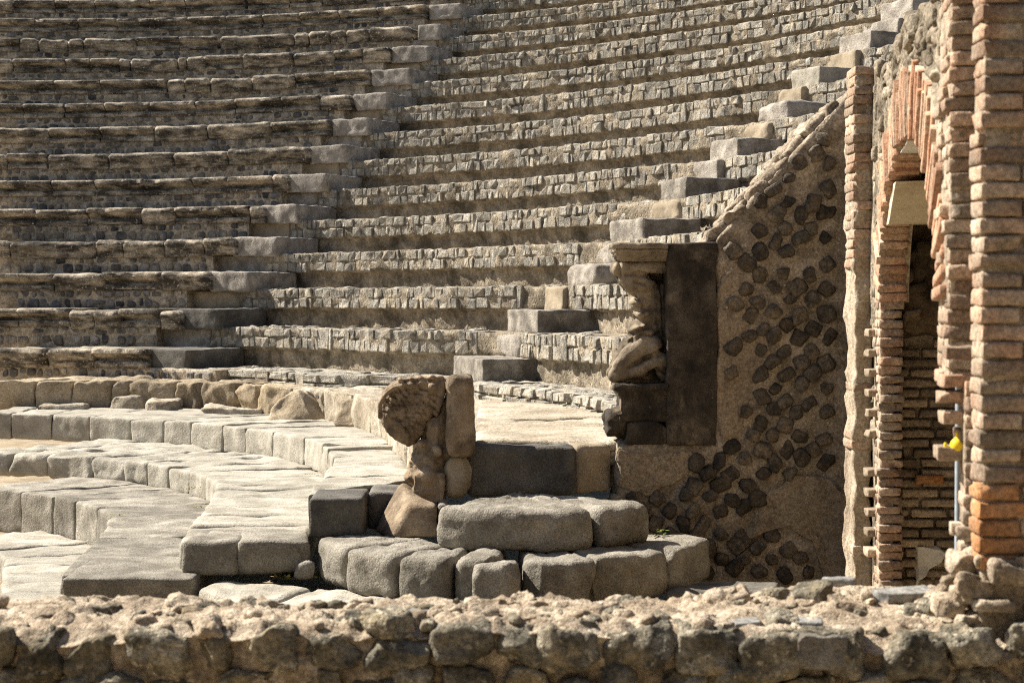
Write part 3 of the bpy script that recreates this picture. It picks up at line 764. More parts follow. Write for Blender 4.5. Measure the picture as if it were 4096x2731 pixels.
def fillpoly(poly, to3, q, r, ry, dy, step=None):
    """fill an outline with overlapping forms; thinner in depth near the outline"""
    P = np.array(poly, float); out = []
    step = step or r * .7
    def dist(x, y):
        A = P; B = np.roll(P, -1, 0); d = B - A
        t = np.clip(((np.array([x, y]) - A) * d).sum(1) / (d ** 2).sum(1), 0, 1)
        return np.linalg.norm(A + d * t[:, None] - np.array([x, y]), axis=1).min()
    def ins(x, y):
        c = False; n = len(P)
        for i in range(n):
            x1, y1 = P[i]; x2, y2 = P[(i + 1) % n]
            if (y1 > y) != (y2 > y) and x < (x2 - x1) * (y - y1) / (y2 - y1) + x1: c = not c
        return c
    for x in np.arange(P[:, 0].min(), P[:, 0].max(), step):
        for y in np.arange(P[:, 1].min(), P[:, 1].max(), step):
            if not ins(x, y): continue
            d = dist(x, y)
            if d < r * .45: continue
            rr = min(d, r); k = .6 + .4 * min(1, d / (r * 2.2))
            out.append(('s', to3(x, y, dy), (q(rr), ry * k, q(rr))))
    return out
def box8(x0, x1, y0, y1, z0, z1):
    return [(x0, y0, z0), (x1, y0, z0), (x1, y1, z0), (x0, y1, z0), (x0, y0, z1), (x1, y0, z1), (x1, y1, z1), (x0, y1, z1)]

# ---- kneeling figure on its bracket at the wall end
YW = 9.2
def TZ(zx, zy, y=YW):      # position from the enlarged view of the figure
    return GD((2350 + zx / 1.782) / DISP, (940 + zy / 1.782) / DISP, y)
def tq(v): return v / 1.782 / FPX * YW         # size
e = empty('kneeling_figure_bracket', TZ(400, 1500), 'dark wall-end slab with a headless kneeling carved figure holding up a cornice', 'carved support')
ym = YW + .15
x0, x1 = TZ(566, 0)[0], TZ(925, 0)[0]
zt, zb = TZ(0, 58)[2], TZ(0, 1495)[2]
mb = MB(); stone(mb, frame(((x0 + x1) / 2, YW - .02, zb), (1, 0, 0), (0, 1, 0)), x1 - x0, .42, zt - zb, res=.02, r=.015, amp=.009, freq=7., chips=1, chip=.06)
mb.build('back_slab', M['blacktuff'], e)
bx0 = TZ(285, 0)[0]; bz0, bz1 = TZ(0, 1490)[2], TZ(0, 1325)[2]
mb = MB(); stone(mb, frame(((bx0 + x0) / 2, YW - .016, bz0), (1, 0, 0), (0, 1, 0)), x0 - bx0 + .01, .38, bz1 - bz0, res=.02, r=.02, amp=.010, freq=7., chips=2, chip=.2)
lx0 = TZ(150, 0)[0]
stone(mb, frame(((lx0 + bx0) / 2 + .02, YW + .03, bz0 + .01), (1, 0, 0), (0, 1, 0)), bx0 - lx0 + .06, .33, bz1 - bz0 + .04, res=.018, r=.05, amp=.022, freq=9., chips=6, chip=.3, ridge=.5)
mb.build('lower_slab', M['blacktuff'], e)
# mouldings of pedestal and cornice: profile swept along three sides
def moulded_box(xl, xr, yf, yb, prof, mat, nm):
    """prof: (outset, z) up the face; left and front sides"""
    mb = MB()
    pr = [prof[0]]
    for p, q in zip(prof[:-1], prof[1:]):
        m = max(1, int(math.dist(p, q) / .012))
        for i in range(1, m + 1): pr.append((p[0] + (q[0] - p[0]) * i / m, p[1] + (q[1] - p[1]) * i / m))
    base = [(xl, yb), (xl, yf), (xr, yf)]
    ol = []
    n1, n2 = 22, 24
    for i in range(n1): ol.append((xl, yb + (yf - yb) * i / n1, -1, 0))
    for i in range(n2 + 1):
        c = (-.7, -.7) if i == 0 else (0, -1)
        ol.append((xl + (xr - xl) * i / n2, yf, *(((-1, -1)) if i == 0 else c)))
    ol = np.array(ol)
    P = np.array([[(q[0] + o * q[2], q[1] + o * q[3], z) for (o, z) in pr] for q in ol])
    P = np.concatenate([P, np.repeat(np.array([[(xr + .01, yb, z) for (o, z) in pr]]), 1, 0)], 0)
    S = P.shape; p = P.reshape(-1, 3)
    a = fbm(p * 16, 4, 3) * .007 + np.minimum(0, fbm(p * 6 + 9, 3, 4) + .25) * .018
    lft = np.clip((xl + .08 - p[:, 0]) / .08, 0, 1)
    p[:, 0] -= a * lft * 1.5; p[:, 1] -= a
    p[:, 2] += fbm(p * 9 + 40, 3, 6) * .005
    sheet(mb, p.reshape(S), 0, True, flip=True)
    top = P.reshape(S)
    for row, fl in ((top[:, -1], False), (top[:, 0], True)):      # cap
        c = np.repeat(np.array([[(xl + xr) / 2, (yf + yb) / 2, row[:, 2].mean()]]), len(row), 0)
        sheet(mb, np.stack([row, row * .5 + c * .5, c], 0), 0, False, flip=fl)
    return mb.build(nm, mat, e)
pz = lambda zy: TZ(0, zy)[2]
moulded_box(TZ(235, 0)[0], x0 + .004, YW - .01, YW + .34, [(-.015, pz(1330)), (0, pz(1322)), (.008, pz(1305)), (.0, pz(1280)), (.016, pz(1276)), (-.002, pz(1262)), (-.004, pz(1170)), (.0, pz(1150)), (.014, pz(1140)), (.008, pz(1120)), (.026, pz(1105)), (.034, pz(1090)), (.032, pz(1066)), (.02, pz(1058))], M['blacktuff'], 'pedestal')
moulded_box(TZ(222, 0)[0], x0 + .004, YW - .01, YW + .34, [(-.02, pz(190)), (.0, pz(172)), (.004, pz(150)), (.016, pz(146)), (.012, pz(128)), (.022, pz(122)), (.026, pz(108)), (.014, pz(102)), (.032, pz(92)), (.034, pz(62)), (.016, pz(56))], M['figure'], 'cornice')
def T3(zx, zy, dy): p = TZ(zx, zy); return (p[0], ym + dy, p[2])
fig = []
for sgn in (-1, 1):
    d = sgn * .085
    fig += [('c', T3(250, 240, d * 1.15), tq(54), T3(540, 225, d * .9), tq(46)),        # forearm back to the slab
            ('c', T3(238, 235, d * 1.2), tq(60), T3(330, 340, d), tq(74)),               # upper arm
            ('c', T3(430, 740, d * .7), tq(86), T3(245, 940, d * 1.15), tq(68)),         # thigh
            ('s', T3(205, 995, d * 1.2), tq(56)),                                        # knee
            ('c', T3(240, 1005, d * 1.15), tq(50), T3(540, 900, d * 1.0), tq(58)),       # shin folded under
            ('c', T3(520, 960, d), tq(40), T3(560, 1010, d), tq(36))]
fig += [('s', T3(225, 240, 0), (tq(48), .10, tq(62))), ('s', T3(390, 350, 0), (tq(112), .135, tq(90))),
        ('c', T3(410, 400, 0), tq(112), T3(430, 560, 0), tq(98)), ('s', T3(372, 480, -.03), (tq(66), .09, tq(60))), ('s', T3(372, 480, .05), (tq(66), .09, tq(60))),
        ('c', T3(440, 560, 0), tq(100), T3(440, 680, 0), tq(104)), ('s', T3(400, 560, 0), (tq(76), .11, tq(50))),
        ('s', T3(385, 655, 0), (tq(84), .135, tq(36)), Matrix.Rotation(-.42, 3, 'Y')), ('s', T3(395, 690, 0), (tq(90), .13, tq(26)), Matrix.Rotation(-.5, 3, 'Y')),
        ('s', T3(470, 800, 0), (tq(95), .14, tq(110))), ('c', T3(520, 420, 0), tq(60), T3(540, 900, 0), tq(66)), ('s', T3(300, 310, .05), (tq(50), .06, tq(40)))]
fig += fillpoly([(300, 330), (250, 350), (292, 380), (322, 425), (312, 480), (332, 590), (305, 660), (300, 720), (228, 792), (190, 880), (160, 960), (165, 1010), (190, 1078), (500, 1085), (590, 1085), (600, 700), (590, 420), (590, 330)], T3, tq, 46, .085, .035, 36)
fig += fillpoly([(190, 165), (182, 240), (215, 310), (290, 330), (610, 345), (610, 150)], T3, tq, 46, .05, .10, 30)
def carve(co, o, q, lines, w, depth):
    """chisel lines, given in the enlarged view's units"""
    u = (co[:, 0] - o[0]) / q; v = -(co[:, 2] - o[2]) / q
    out = np.zeros(len(co))
    for ln in lines:
        for (x1, y1), (x2, y2) in zip(ln[:-1], ln[1:]):
            dx, dy = x2 - x1, y2 - y1
            t = np.clip(((u - x1) * dx + (v - y1) * dy) / (dx * dx + dy * dy), 0, 1)
            d2 = (u - x1 - t * dx) ** 2 + (v - y1 - t * dy) ** 2
            out = np.maximum(out, np.exp(-d2 / w ** 2))
    return -out * depth
FIGL = [[(270, 285), (370, 268), (450, 290), (520, 322)], [(520, 322), (548, 420), (556, 560), (560, 700)], [(325, 590), (390, 632), (470, 640), (530, 620)], [(300, 722), (370, 682), (450, 652)], [(322, 752), (400, 700), (470, 712), (540, 690)],
        [(300, 945), (400, 888), (500, 838), (570, 800)], [(330, 420), (400, 470), (410, 560)], [(230, 175), (230, 300)], [(440, 1000), (500, 960), (570, 985)], [(340, 330), (420, 350)]]
FO = TZ(0, 0)
fig_extra = lambda c: carve(c, FO, tq(1), FIGL, 13., .020) * (c[:, 1] < ym + .06) + carve(c, FO, tq(1), [[(320, 500), (400, 505)], [(322, 540), (400, 548)], [(318, 460), (390, 462)]], 9., .006)
sculpt('kneeling_figure', fig, .0065, M['figure'], e, smooth=2, amp=.0065, freq=20., extra=fig_extra)

# ---- winged support at the end of the parapet
YG = 9.02
def WZ(zx, zy, y=YG): return GD((1450 + zx / 2.178) / DISP, (1460 + zy / 2.178) / DISP, y)
def wq(v): return v / 2.178 / FPX * YG
def W3(zx, zy, dy=0.): p = WZ(zx, zy); return (p[0], YG + dy, p[2])
ew = empty('winged_support', W3(400, 1490, .15), 'broken carved winged support of brown tuff ending the parapet', 'carved support')
# wing outline as a thick rounded plate
WOUT = [(120, 420), (118, 330), (150, 250), (210, 175), (300, 130), (400, 108), (520, 92), (640, 102), (712, 130), (722, 220), (700, 330), (640, 420), (560, 520), (520, 620), (450, 705), (385, 735), (330, 700), (250, 660), (185, 590), (140, 510)]
prim = fillpoly(WOUT, W3, wq, 52, .12, .14, 34)
rim = [(150, 450), (150, 345), (195, 265), (270, 205), (370, 178), (470, 170), (560, 160)]
for a, b in zip(rim[:-1], rim[1:]): prim.append(('c', W3(*a, .02), wq(24), W3(*b, .02), wq(24)))
for i in range(7): prim.append(('s', W3(330 + i * 45, 130 - i * 4 + (i % 2) * 8, .05 + .02 * (i % 2)), (wq(34), .05, wq(20)), Matrix.Rotation(.5, 3, 'Y')))
prim += [('s', W3(600, 190, .0), (wq(40), .03, wq(34))), ('s', W3(650, 115, .1), (wq(55), .06, wq(20)))]
prim += [('c', W3(690, 170, .06), wq(36), W3(680, 330, .06), wq(26)), ('c', W3(680, 300, .05), wq(26), W3(640, 430, .06), wq(22))]
frng = np.random.default_rng(4)
FEATH = []
for r_ in range(-3, 4):
    for c_ in range(-4, 5):
        FEATH.append((r_ * 62 + frng.normal(0, 9), c_ * 46 + (r_ % 2) * 23 + frng.normal(0, 7), frng.normal(0, .22), frng.uniform(40, 54) * (1 + .12 * max(0, r_)), frng.uniform(22, 29)))
def feathers(co):
    o = np.array(W3(430, 390)); u = (co[:, 0] - o[0]) / wq(1); v = -(co[:, 2] - o[2]) / wq(1)
    m = np.clip(1.25 - np.sqrt((u / 215) ** 2 + (v / 215) ** 2), 0, .3) / .3 * (co[:, 1] < YG + .08)
    a = .55; p = u * math.cos(a) + v * math.sin(a); q = -u * math.sin(a) + v * math.cos(a)
    h = np.zeros(len(co))
    for (fp, fq, fa, fl, fw) in FEATH:
        ca, sa = math.cos(fa), math.sin(fa)
        t_ = ((p - fp) * ca + (q - fq) * sa) / fl; n_ = (-(p - fp) * sa + (q - fq) * ca) / fw
        r2 = t_ ** 2 + n_ ** 2
        h = np.maximum(h, np.where(r2 < 1, (.45 + .55 * (t_ * .5 + .5)) * (1 - r2 ** 2) - .10 * np.exp(-(n_ / .14) ** 2), 0))
    return (h * .022 - .012) * m
sculpt('wing', prim, .0055, M['sculpt'], ew, smooth=4, amp=.003, freq=22., extra=feathers)
leg = [('c', W3(560, 540, .14), wq(70), W3(560, 700, .14), wq(80)), ('c', W3(520, 720, .10), wq(66), W3(520, 940, .10), wq(86)),
       ('c', W3(640, 740, .12), wq(76), W3(640, 960, .12), wq(84)), ('s', W3(560, 1000, .12), (wq(150), .15, wq(150))), ('s', W3(570, 1110, .12), (wq(150), .15, wq(90))),
       ('c', W3(440, 860, .12), wq(46), W3(420, 960, .12), wq(40)), ('s', W3(400, 985, .11), (wq(54), .09, wq(44))), ('c', W3(660, 450, .1), wq(40), W3(740, 800, .1), wq(60)), ('s', W3(510, 690, .06), (wq(52), .06, wq(40))), ('s', W3(650, 750, .05), (wq(46), .06, wq(60)))]
leg += fillpoly([(650, 120), (745, 110), (750, 760), (690, 700), (640, 640), (610, 480), (680, 350), (715, 230)], W3, wq, 30, .08, .13, 24)
leg += fillpoly([(520, 480), (620, 440), (690, 380), (740, 420), (745, 820), (720, 900), (720, 1195), (400, 1195), (445, 1090), (345, 1000), (380, 905), (380, 830), (460, 745), (540, 640)], W3, wq, 46, .12, .15, 34)
leg.append(('h', [W3(425, 1200, -.02), W3(705, 1200, -.02), W3(705, 1200, .3), W3(425, 1200, .3), W3(445, 960, -.0), W3(715, 940, -.0), W3(715, 940, .28), W3(445, 960, .28)]))
sculpt('leg', leg, .007, M['sculpt'], ew, smooth=4, amp=.010, freq=14., extra=lambda c: -np.maximum(0, ridged(c * 9., 2, 5) - .55) * .02)
xa, xb = W3(738, 0)[0], W3(962, 0)[0]; za, zc = W3(0, 800)[2], W3(0, 88)[2]
mb = MB(); stone(mb, frame(((xa + xb) / 2, YG - .02, za), (1, 0, 0), (0, 1, 0)), xb - xa, .34, zc - za, res=.012, r=.035, amp=.009, freq=9., chips=4, chip=.10)
mb.build('back_slab', M['sculpt'], ew)
mb = MB(); xa, xb = W3(715, 0)[0], W3(932, 0)[0]; za, zc = W3(0, 1175)[2], W3(0, 800)[2]
stone(mb, frame(((xa + xb) / 2, YG + .0, za), (1, 0, 0), (0, 1, 0)), xb - xa, .3, zc - za, res=.018, r=.06, amp=.014, freq=8., chips=4, chip=.2)
mb.build('mended_block', M['tanblock'], ew)
mb = MB(); yb_ = G(400, 1236, ZB)[1]
def W4(zx, zy, y): p = WZ(zx, zy, y); return p
f0 = 8.72
hexstone(mb, [W4(255, 1500, f0), W4(645, 1505, f0), W4(650, 1480, f0 + .45), W4(60, 1470, f0 + .32), W4(395, 1215, f0 + .06), W4(640, 1212, f0 + .06), W4(640, 1200, f0 + .5), W4(330, 1010, f0 + .40)], res=.02, r=.02, amp=.008, chips=0)
mb.build('base_block', M['sculpt'], ew)
mb = MB(); xa, xb = W3(650, 0)[0], W3(735, 0)[0]; za, zc = W3(0, 1500)[2], W3(0, 1185)[2]
stone(mb, frame(((xa + xb) / 2, YG - .1, za), (1, 0, 0), (0, 1, 0)), xb - xa, .3, zc - za, res=.02, r=.03, amp=.012, freq=9., chips=2)
mb.build('filler_stone', M['basalt'], ew)
# ------------------------------------------------------------------ studded wall behind the figure
def xz_block(mb, x0, x1, zb, ztop, yf, depth, res=.018, amp=.013, freq=9., mat=0, r=.03, zbot=None):
    L = x1 - x0; H = 1.0
    hh = max(ztop((x0 + x1) / 2) - zb, .1)
    def f(a, b, c):
        x = x0 + L / 2 + a
        t = ztop(x); lo = zb if zbot is None else zbot(x)
        return np.stack([x, yf + b, lo + c / hh * (t - lo)], 1)
    stone(mb, f, L, depth, hh, res=res, r=r, amp=amp, freq=freq, mat=mat)
WX0, WX1 = .56, 1.84
xs1 = TZ(925, 0)[0] - .01
slope = lambda x: .80 + (np.asarray(x) - xs1) / (1.805 - xs1) * .79
ws = empty('studded_wall', (1.2, 9.4, -1.1), 'sloping mortar wall studded with dark lava stones, behind the kneeling figure', 'wall')
mb = MB()
xz_block(mb, WX0, xs1 + .02, -1.1, lambda x: np.full_like(np.asarray(x, float), -.285), YW + .0, .42)
xz_block(mb, xs1, WX1, -1.1, slope, YW - .003, .42)
mb.build('mortar_core', M['wallmortar'], ws)
def disp_xz(xd, yd): p = GD(xd, yd, YW); return p[0], p[2]
patchA = [disp_xz(*p) for p in [(1652, 640), (1690, 622), (1722, 660), (1768, 700), (1755, 800), (1745, 850), (1738, 900), (1712, 960), (1680, 1010), (1655, 1018), (1648, 900), (1648, 760)]]
patchB = [disp_xz(*p) for p in [(1712, 1240), (1735, 1180), (1765, 1120), (1810, 1088), (1860, 1080), (1910, 1090), (1950, 1120), (1968, 1180), (1970, 1345), (1900, 1345), (1895, 1260), (1850, 1235), (1810, 1225), (1790, 1190), (1750, 1205)]]
patchC = [disp_xz(*p) for p in [(1425, 1030), (1480, 1045), (1560, 1035), (1600, 1050), (1560, 1100), (1500, 1130), (1440, 1140), (1418, 1110)]]
def inside(p, poly):
    x, y = p; c = False; n = len(poly)
    for i in range(n):
        x1, y1 = poly[i]; x2, y2 = poly[(i + 1) % n]
        if (y1 > y) != (y2 > y) and x < (x2 - x1) * (y - y1) / (y2 - y1) + x1: c = not c
    return c
def patch(mb, poly, y, th, mat=0):
    poly = np.array(poly); n = len(poly); m = 14
    t = np.linspace(0, n, n * m, endpoint=False); i = t.astype(int); f = (t - i)[:, None]
    out = poly[i] * (1 - f) + poly[(i + 1) % n] * f
    out = np.concatenate([out, out[:1]]); cen = poly.mean(0)
    rad = np.array([0, .15, .3, .45, .6, .72, .82, .9, .95, .98, 1.0, 1.01])
    P = cen + (out - cen)[:, None, :] * rad[None, :, None]
    yo = y - th * (rad < .97) + .02 * (rad > 1.005)
    Q = np.stack([P[..., 0], np.broadcast_to(yo, P.shape[:2]), P[..., 1]], -1)
    q = Q.reshape(-1, 3); w = np.repeat(np.clip(rad[None] * 1.0, 0, 1), len(out), 0).ravel()
    j = np.stack([vnoise(q * 14 + 5, s) for s in (1, 2)], 1) * .018 + np.stack([vnoise(q * 5, s) for s in (3, 4)], 1) * .025
    q[:, 0] += j[:, 0] * w; q[:, 2] += j[:, 1] * w
    q[:, 1] += fbm(q * 9, 5, 5) * .014
    sheet(mb, q.reshape(Q.shape), mat, True, flip=True)
mb = MB(); patch(mb, patchA, YW, .011); patch(mb, patchB, YW, .026); patch(mb, patchC, YW, .011)
mb.build('plaster_remains', M['plaster'], ws)
mb = MB()
s = .100
for i in range(-40, 60):
    for j in range(-40, 60):
        x = WX0 + (i + j) * s * .70 + rng.normal(0, .009); z = -1.05 + (i - j) * s * .66 + rng.normal(0, .009)
        if not (WX0 + .02 < x < WX1 - .12) or z < -1.0: continue
        if x < xs1 + .06 and z > -.36: continue
        if x >= xs1 and z > slope(x) - .05: continue
        inP = any(inside((x, z), p) for p in (patchA, patchB, patchC))
        if inP and not (inside((x, z), patchA) and rng.random() < .6): continue
        if inside((x, z), patchB): continue
        pr = .97 if z < .55 else .8
        if z < -.5 and x > 1.15: pr = .75
        if rng.random() > pr: continue
        w = rng.uniform(.062, .098); h = rng.uniform(.060, .092)
        ang = PI / 4 + rng.normal(0, .25) if rng.random() < .75 else rng.uniform(0, PI)
        ca, sa = math.cos(ang), math.sin(ang)
        dep = .045
        o = (x - (-sa) * h / 2, YW - .031 + rng.normal(0, .005) + (-.002 if inP else 0), z - ca * h / 2)
        stone(mb, frame(o, (ca, 0, sa), (0, 1, 0), (-sa, 0, ca)), w, dep, h, r=.02, amp=.010, freq=16., chips=4, chip=.3, keep=(1, .5, 1), smooth=True, n=(8, 3, 8), ridge=.5)
mb.build('embedded_stones', M['wallstone'], ws)
mb = MB()
for i in range(26):                                # ragged stones along the sloping top
    x = xs1 + (WX1 - .1 - xs1) * (i + rng.uniform(-.3, .3)) / 25
    w = rng.uniform(.06, .13)
    for yy in (YW + .02, YW + .2):
        stone(mb, frame((x, yy + rng.uniform(-.03, .05), float(slope(x)) - .06), (.75, 0, .66), (0, 1, 0), (-.66, 0, .75)), w, rng.uniform(.1, .2), rng.uniform(.06, .095), r=.03, amp=.018, freq=12, chips=5, chip=.3, n=(6, 6, 5), ridge=.4)
for i in range(14):                                # rough left end
    z = -.42 - i * .045
    stone(mb, frame((WX0 + rng.uniform(-.012, .02), YW + rng.uniform(-.01, .12), z), (1, 0, 0), (0, 1, 0)), rng.uniform(.05, .10), rng.uniform(.1, .2), rng.uniform(.04, .09), r=.025, amp=.016, freq=12, chips=4, chip=.3, n=(5, 6, 5))
mb.build('edge_rubble', M['wallmortar'], ws)
mb = MB(); xa = GD(1955, 0, YW)[0]
stone(mb, frame((xa, YW - .03, GD(0, 1118, YW)[2]), (1, 0, 0), (0, 1, 0)), .022, .05, GD(0, 965, YW)[2] - GD(0, 1118, YW)[2], res=.03, r=.005, amp=.003)
mb.build('plaster_ridge', M['wallmortar'], ws)

# ------------------------------------------------------------------ brick doorway wall running towards the camera
SL = .13
def wx(y): return 1.219 + SL * (y - 4.5)
NRM = np.array([-1, SL, 0]) / math.hypot(1, SL)
ALG = np.array([SL, 1, 0]) / math.hypot(1, SL)
def wface(y, z, out=0.): return np.array([wx(y), y, z]) + NRM * out
YF, YN = 7.38, 5.12; YCN, ZS, AR, BR, TH_ = 6.325, .46, 1.06, .60, .24
WX1 = 1.95
dw = empty('brick_doorway_wall', (1.7, 6.3, -1.1), 'roofless rubble and brick wall with a narrow arched doorway, running towards the viewer', 'doorway wall')
def wallpanel(mb, y0, y1, zlo, zhi, depth=.5, out=0., res=.028, amp=.014, freq=8., ridge=.2):
    L = y1 - y0; H = 1.2
    def f(a, b, c):
        y = y0 + L / 2 + a; lo = zlo(y); hi = zhi(y)
        P = np.stack([wx(y), y, lo + c / H * (hi - lo)], 1) + np.outer(out - b, NRM)
        return P
    stone(mb, f, L, depth, H, res=res, r=.02, amp=amp, freq=freq, ridge=ridge)
cst = lambda v: (lambda y: np.full_like(np.asarray(y, float), v))
topz = lambda y: 1.49 + .04 * np.sin(np.asarray(y) * 5) + .03 * np.sin(np.asarray(y) * 13) + np.clip((5.3 - np.asarray(y)) * 1.5, 0, .6)
arcz = lambda y: ZS + (BR + TH_) * np.sqrt(np.maximum(1 - ((np.asarray(y) - YCN) / (AR + TH_)) ** 2, 0)) - .015
mb = MB()
wallpanel(mb, 7.60, 9.25, cst(-1.1), topz)
wallpanel(mb, 5.06, 7.60, arcz, topz)
for i in range(420):                              # small rubble breaking the face
    y = rng.uniform(5.0, 8.6); z = rng.uniform(-.2, 1.45)
    if y < 7.62 and z < float(arcz(y)) + .04: continue
    w, h = rng.uniform(.04, .12), rng.uniform(.03, .08)
    stone(mb, frame(wface(y, z, .012 + rng.normal(0, .006)), ALG, -NRM), w, .05, h, r=.02, amp=.014, freq=14, chips=4, chip=.3, n=(5, 3, 5), ridge=.3)
mb.build('rubble_panel', M['core'], dw)

def brick(mb, o, ax, ay, L, D, H, mat=0, az=(0, 0, 1), wear=1., n=(7, 4, 4)):
    stone(mb, frame(o, ax, ay, az), L, D, H, r=.0045, amp=.0028 * wear, freq=24., chips=3 if rng.random() < .6 else 1, chip=.30, n=n, mat=mat, smooth=True)
mb = MB()
nv = 66
def arc_pt(a, t):          # point and outward direction on the elliptical arch
    n = np.array([math.cos(a) / AR, math.sin(a) / BR]); n /= np.linalg.norm(n)
    return AR * math.cos(a) + n[0] * t, BR * math.sin(a) + n[1] * t, n
aa_ = np.linspace(0, PI, 4000); pp_ = np.array([arc_pt(a, .0)[:2] for a in aa_])
ll_ = np.r_[0, np.cumsum(np.linalg.norm(np.diff(pp_, axis=0), axis=1))]
for i in range(nv):                                # voussoirs
    a = float(np.interp((i + .5) / nv * ll_[-1], ll_, aa_)); wd = ll_[-1] / nv
    ti, to = rng.uniform(-.008, .01), TH_ + rng.uniform(-.05, .03)
    q0, q1, n_ = arc_pt(a, ti)
    axr = ALG * n_[0] + np.array([0, 0, n_[1]]); axt = -ALG * n_[1] + np.array([0, 0, n_[0]])
    p0 = wface(YCN, ZS, 0) + ALG * q0 + np.array([0, 0, q1])
    brick(mb, p0 + NRM * (.02 + rng.uniform(-.006, .014)) + axr * (to - ti) / 2 - axt * wd * .43, axr, -NRM, to - ti, .12, wd * .90, az=axt, n=(7, 4, 3))
mb.build('arch_bricks', M['archbrick'], dw)
mb = MB()                                          # mortar bed of the arch
n = 60; aa = np.linspace(0, PI, n)
ring = []
for (t_, o_) in ((.012, -.11), (.012, .014), (TH_ + .01, .014), (TH_ + .01, -.11)):
    ring.append(np.stack([wface(YCN, ZS, o_) + ALG * arc_pt(t, t_)[0] + np.array([0, 0, arc_pt(t, t_)[1]]) for t in aa]))
sheet(mb, np.stack(ring, 1), 0, True)
mb.build('arch_mortar', M['brickmortar'], dw)

def jamb(y0, y1, z0, z1, out, thick, ragged, name, mats, parent, side, pitch=.045, w=.13, orange=None, teeth=0.):
    """a brick-edged pillar: courses of bricks showing on the lit face and on the end towards the camera"""
    mb = MB(); mo = MB()
    z = z0; row = 0
    while z < z1:
        h = pitch - .005 + rng.uniform(-.003, .002)
        # run of bricks along the face
        y = y0 + (.5 * w if row % 2 else 0) - w + rng.uniform(0, .01)
        while y < y1 - .02:
            a, b = max(y, y0 - rng.uniform(0, ragged)), min(y + w - .008, y1)
            if b - a > .03:
                oo = out + rng.uniform(-.004, .005) + (teeth * rng.random() if rng.random() < .2 else 0)
                mi = orange(z) if orange else 0
                brick(mb, wface((a + b) / 2, z, oo), ALG, -NRM, b - a, .10, h, mat=mi)
            y += w
        # bricks on the end facing the camera
        d = .08 + (.06 if row % 2 else 0); x = .0
        while x < thick:
            dd = d if x == 0 else min(rng.uniform(.13, .24), thick - x)
            if dd < .03: break
            mi = orange(z) if orange else 0
            if x > 0:
                o = wface(y0, z, out - x - dd / 2) - ALG * rng.uniform(0, ragged * .3)
                brick(mb, o, -NRM, ALG, dd - .008, .12, h, mat=mi)
            x += dd
        z += pitch; row += 1
    o = mb.build(name, mats, parent)
    L = y1 - y0 - .024
    def f(a, b, c): return wface(0, 0, 0) * 0 + np.stack([wx(y0 + .012 + L / 2 + a), y0 + .014 + L / 2 + a, z0 + c], 1) + np.outer(out - .003 - b, NRM)
    mc = MB(); stone(mc, f, L, thick, z1 - z0, res=.018, r=.006, amp=.005, freq=18.)
    mc.build('jamb_mortar', M['brickmortar'], parent)
    return o
jamb(7.38, 7.62, -1.05, .47, .012, .06, .012, 'far_jamb', [M['brick']], dw, 1, pitch=.040, teeth=.012)
jamb(4.98, 5.27, .22, 1.75, .012, .30, .012, 'upper_near_jamb', [M['brick']], dw, 1, pitch=.044, teeth=.02)
jamb(4.66, 4.78, -.50, .22, .010, .30, .02, 'lower_near_jamb', [M['brick']], dw, 1, pitch=.044, teeth=.03)
# inside of the doorway
mb = MB()
for (x0, x1, yf, z0, z1) in ((wx(7.5) + .05, 2.9, 7.535, -1.1, .34),):
    z = z0; row = 0
    while z < z1:
        x = x0 + (.09 if row % 2 else 0) - .1
        while x < 2.3:
            w = rng.uniform(.14, .24)
            if rng.random() > .06: brick(mb, (x + w / 2, yf + rng.uniform(-.008, .012), z), (1, 0, 0), (0, 1, 0), w - .012, .1, .034)
            x += w
        z += .044; row += 1
mb.build('inner_brick_facing', M['greybrick'], dw)
mb = MB()
stone(mb, frame((2.37, 7.565, -1.1), (1, 0, 0), (0, 1, 0)), 1.3, .5, 1.5, res=.035, r=.02, amp=.012)
mb.build('inner_wall', M['wallmortar'], dw)
mb = MB()
stone(mb, frame((2.40, 7.40, .32), (1, 0, 0), (0, 1, 0)), 1.4, .5, 1.1, res=.025, r=.06, amp=.045, freq=7., ridge=.5)
for i in range(60):
    stone(mb, frame((rng.uniform(1.68, 2.3), 7.37, rng.uniform(.34, 1.0)), (1, 0, .2), (0, 1, 0)), rng.uniform(.04, .13), .08, rng.uniform(.03, .08), r=.02, amp=.016, freq=14, chips=4, chip=.3, n=(5, 3, 5))
mb.build('vault_rubble', M['jamb'], dw)
mb = MB()
stone(mb, frame((2.30, 5.2, 1.08), (1, 0, 0), (0, 1, 0)), 1.1, 2.5, .5, res=.05, r=.05, amp=.03, freq=6., ridge=.5)
stone(mb, frame((2.85, 4.7, -1.1), (1, 0, 0), (0, 1, 0)), .5, 3.2, 2.7, res=.08, r=.05, amp=.03)
mb.build('vault_roof', M['jamb'], dw)
mb = MB(); patch(mb, [tuple(GD(x_, y_, 7.53)[[0, 2]]) for x_, y_ in ((2104, 1258), (2150, 1254), (2166, 1262), (2150, 1290), (2128, 1305), (2106, 1345))], 7.53, .012)
mb.build('white_plaster', M['whiteboard'], dw)
mb = MB(); brick(mb, GD(2137, 1113, 7.515), (1, 0, 0), (0, 1, 0), .12, .05, .042); mb.build('orange_brick', M['orangebrick'], dw)
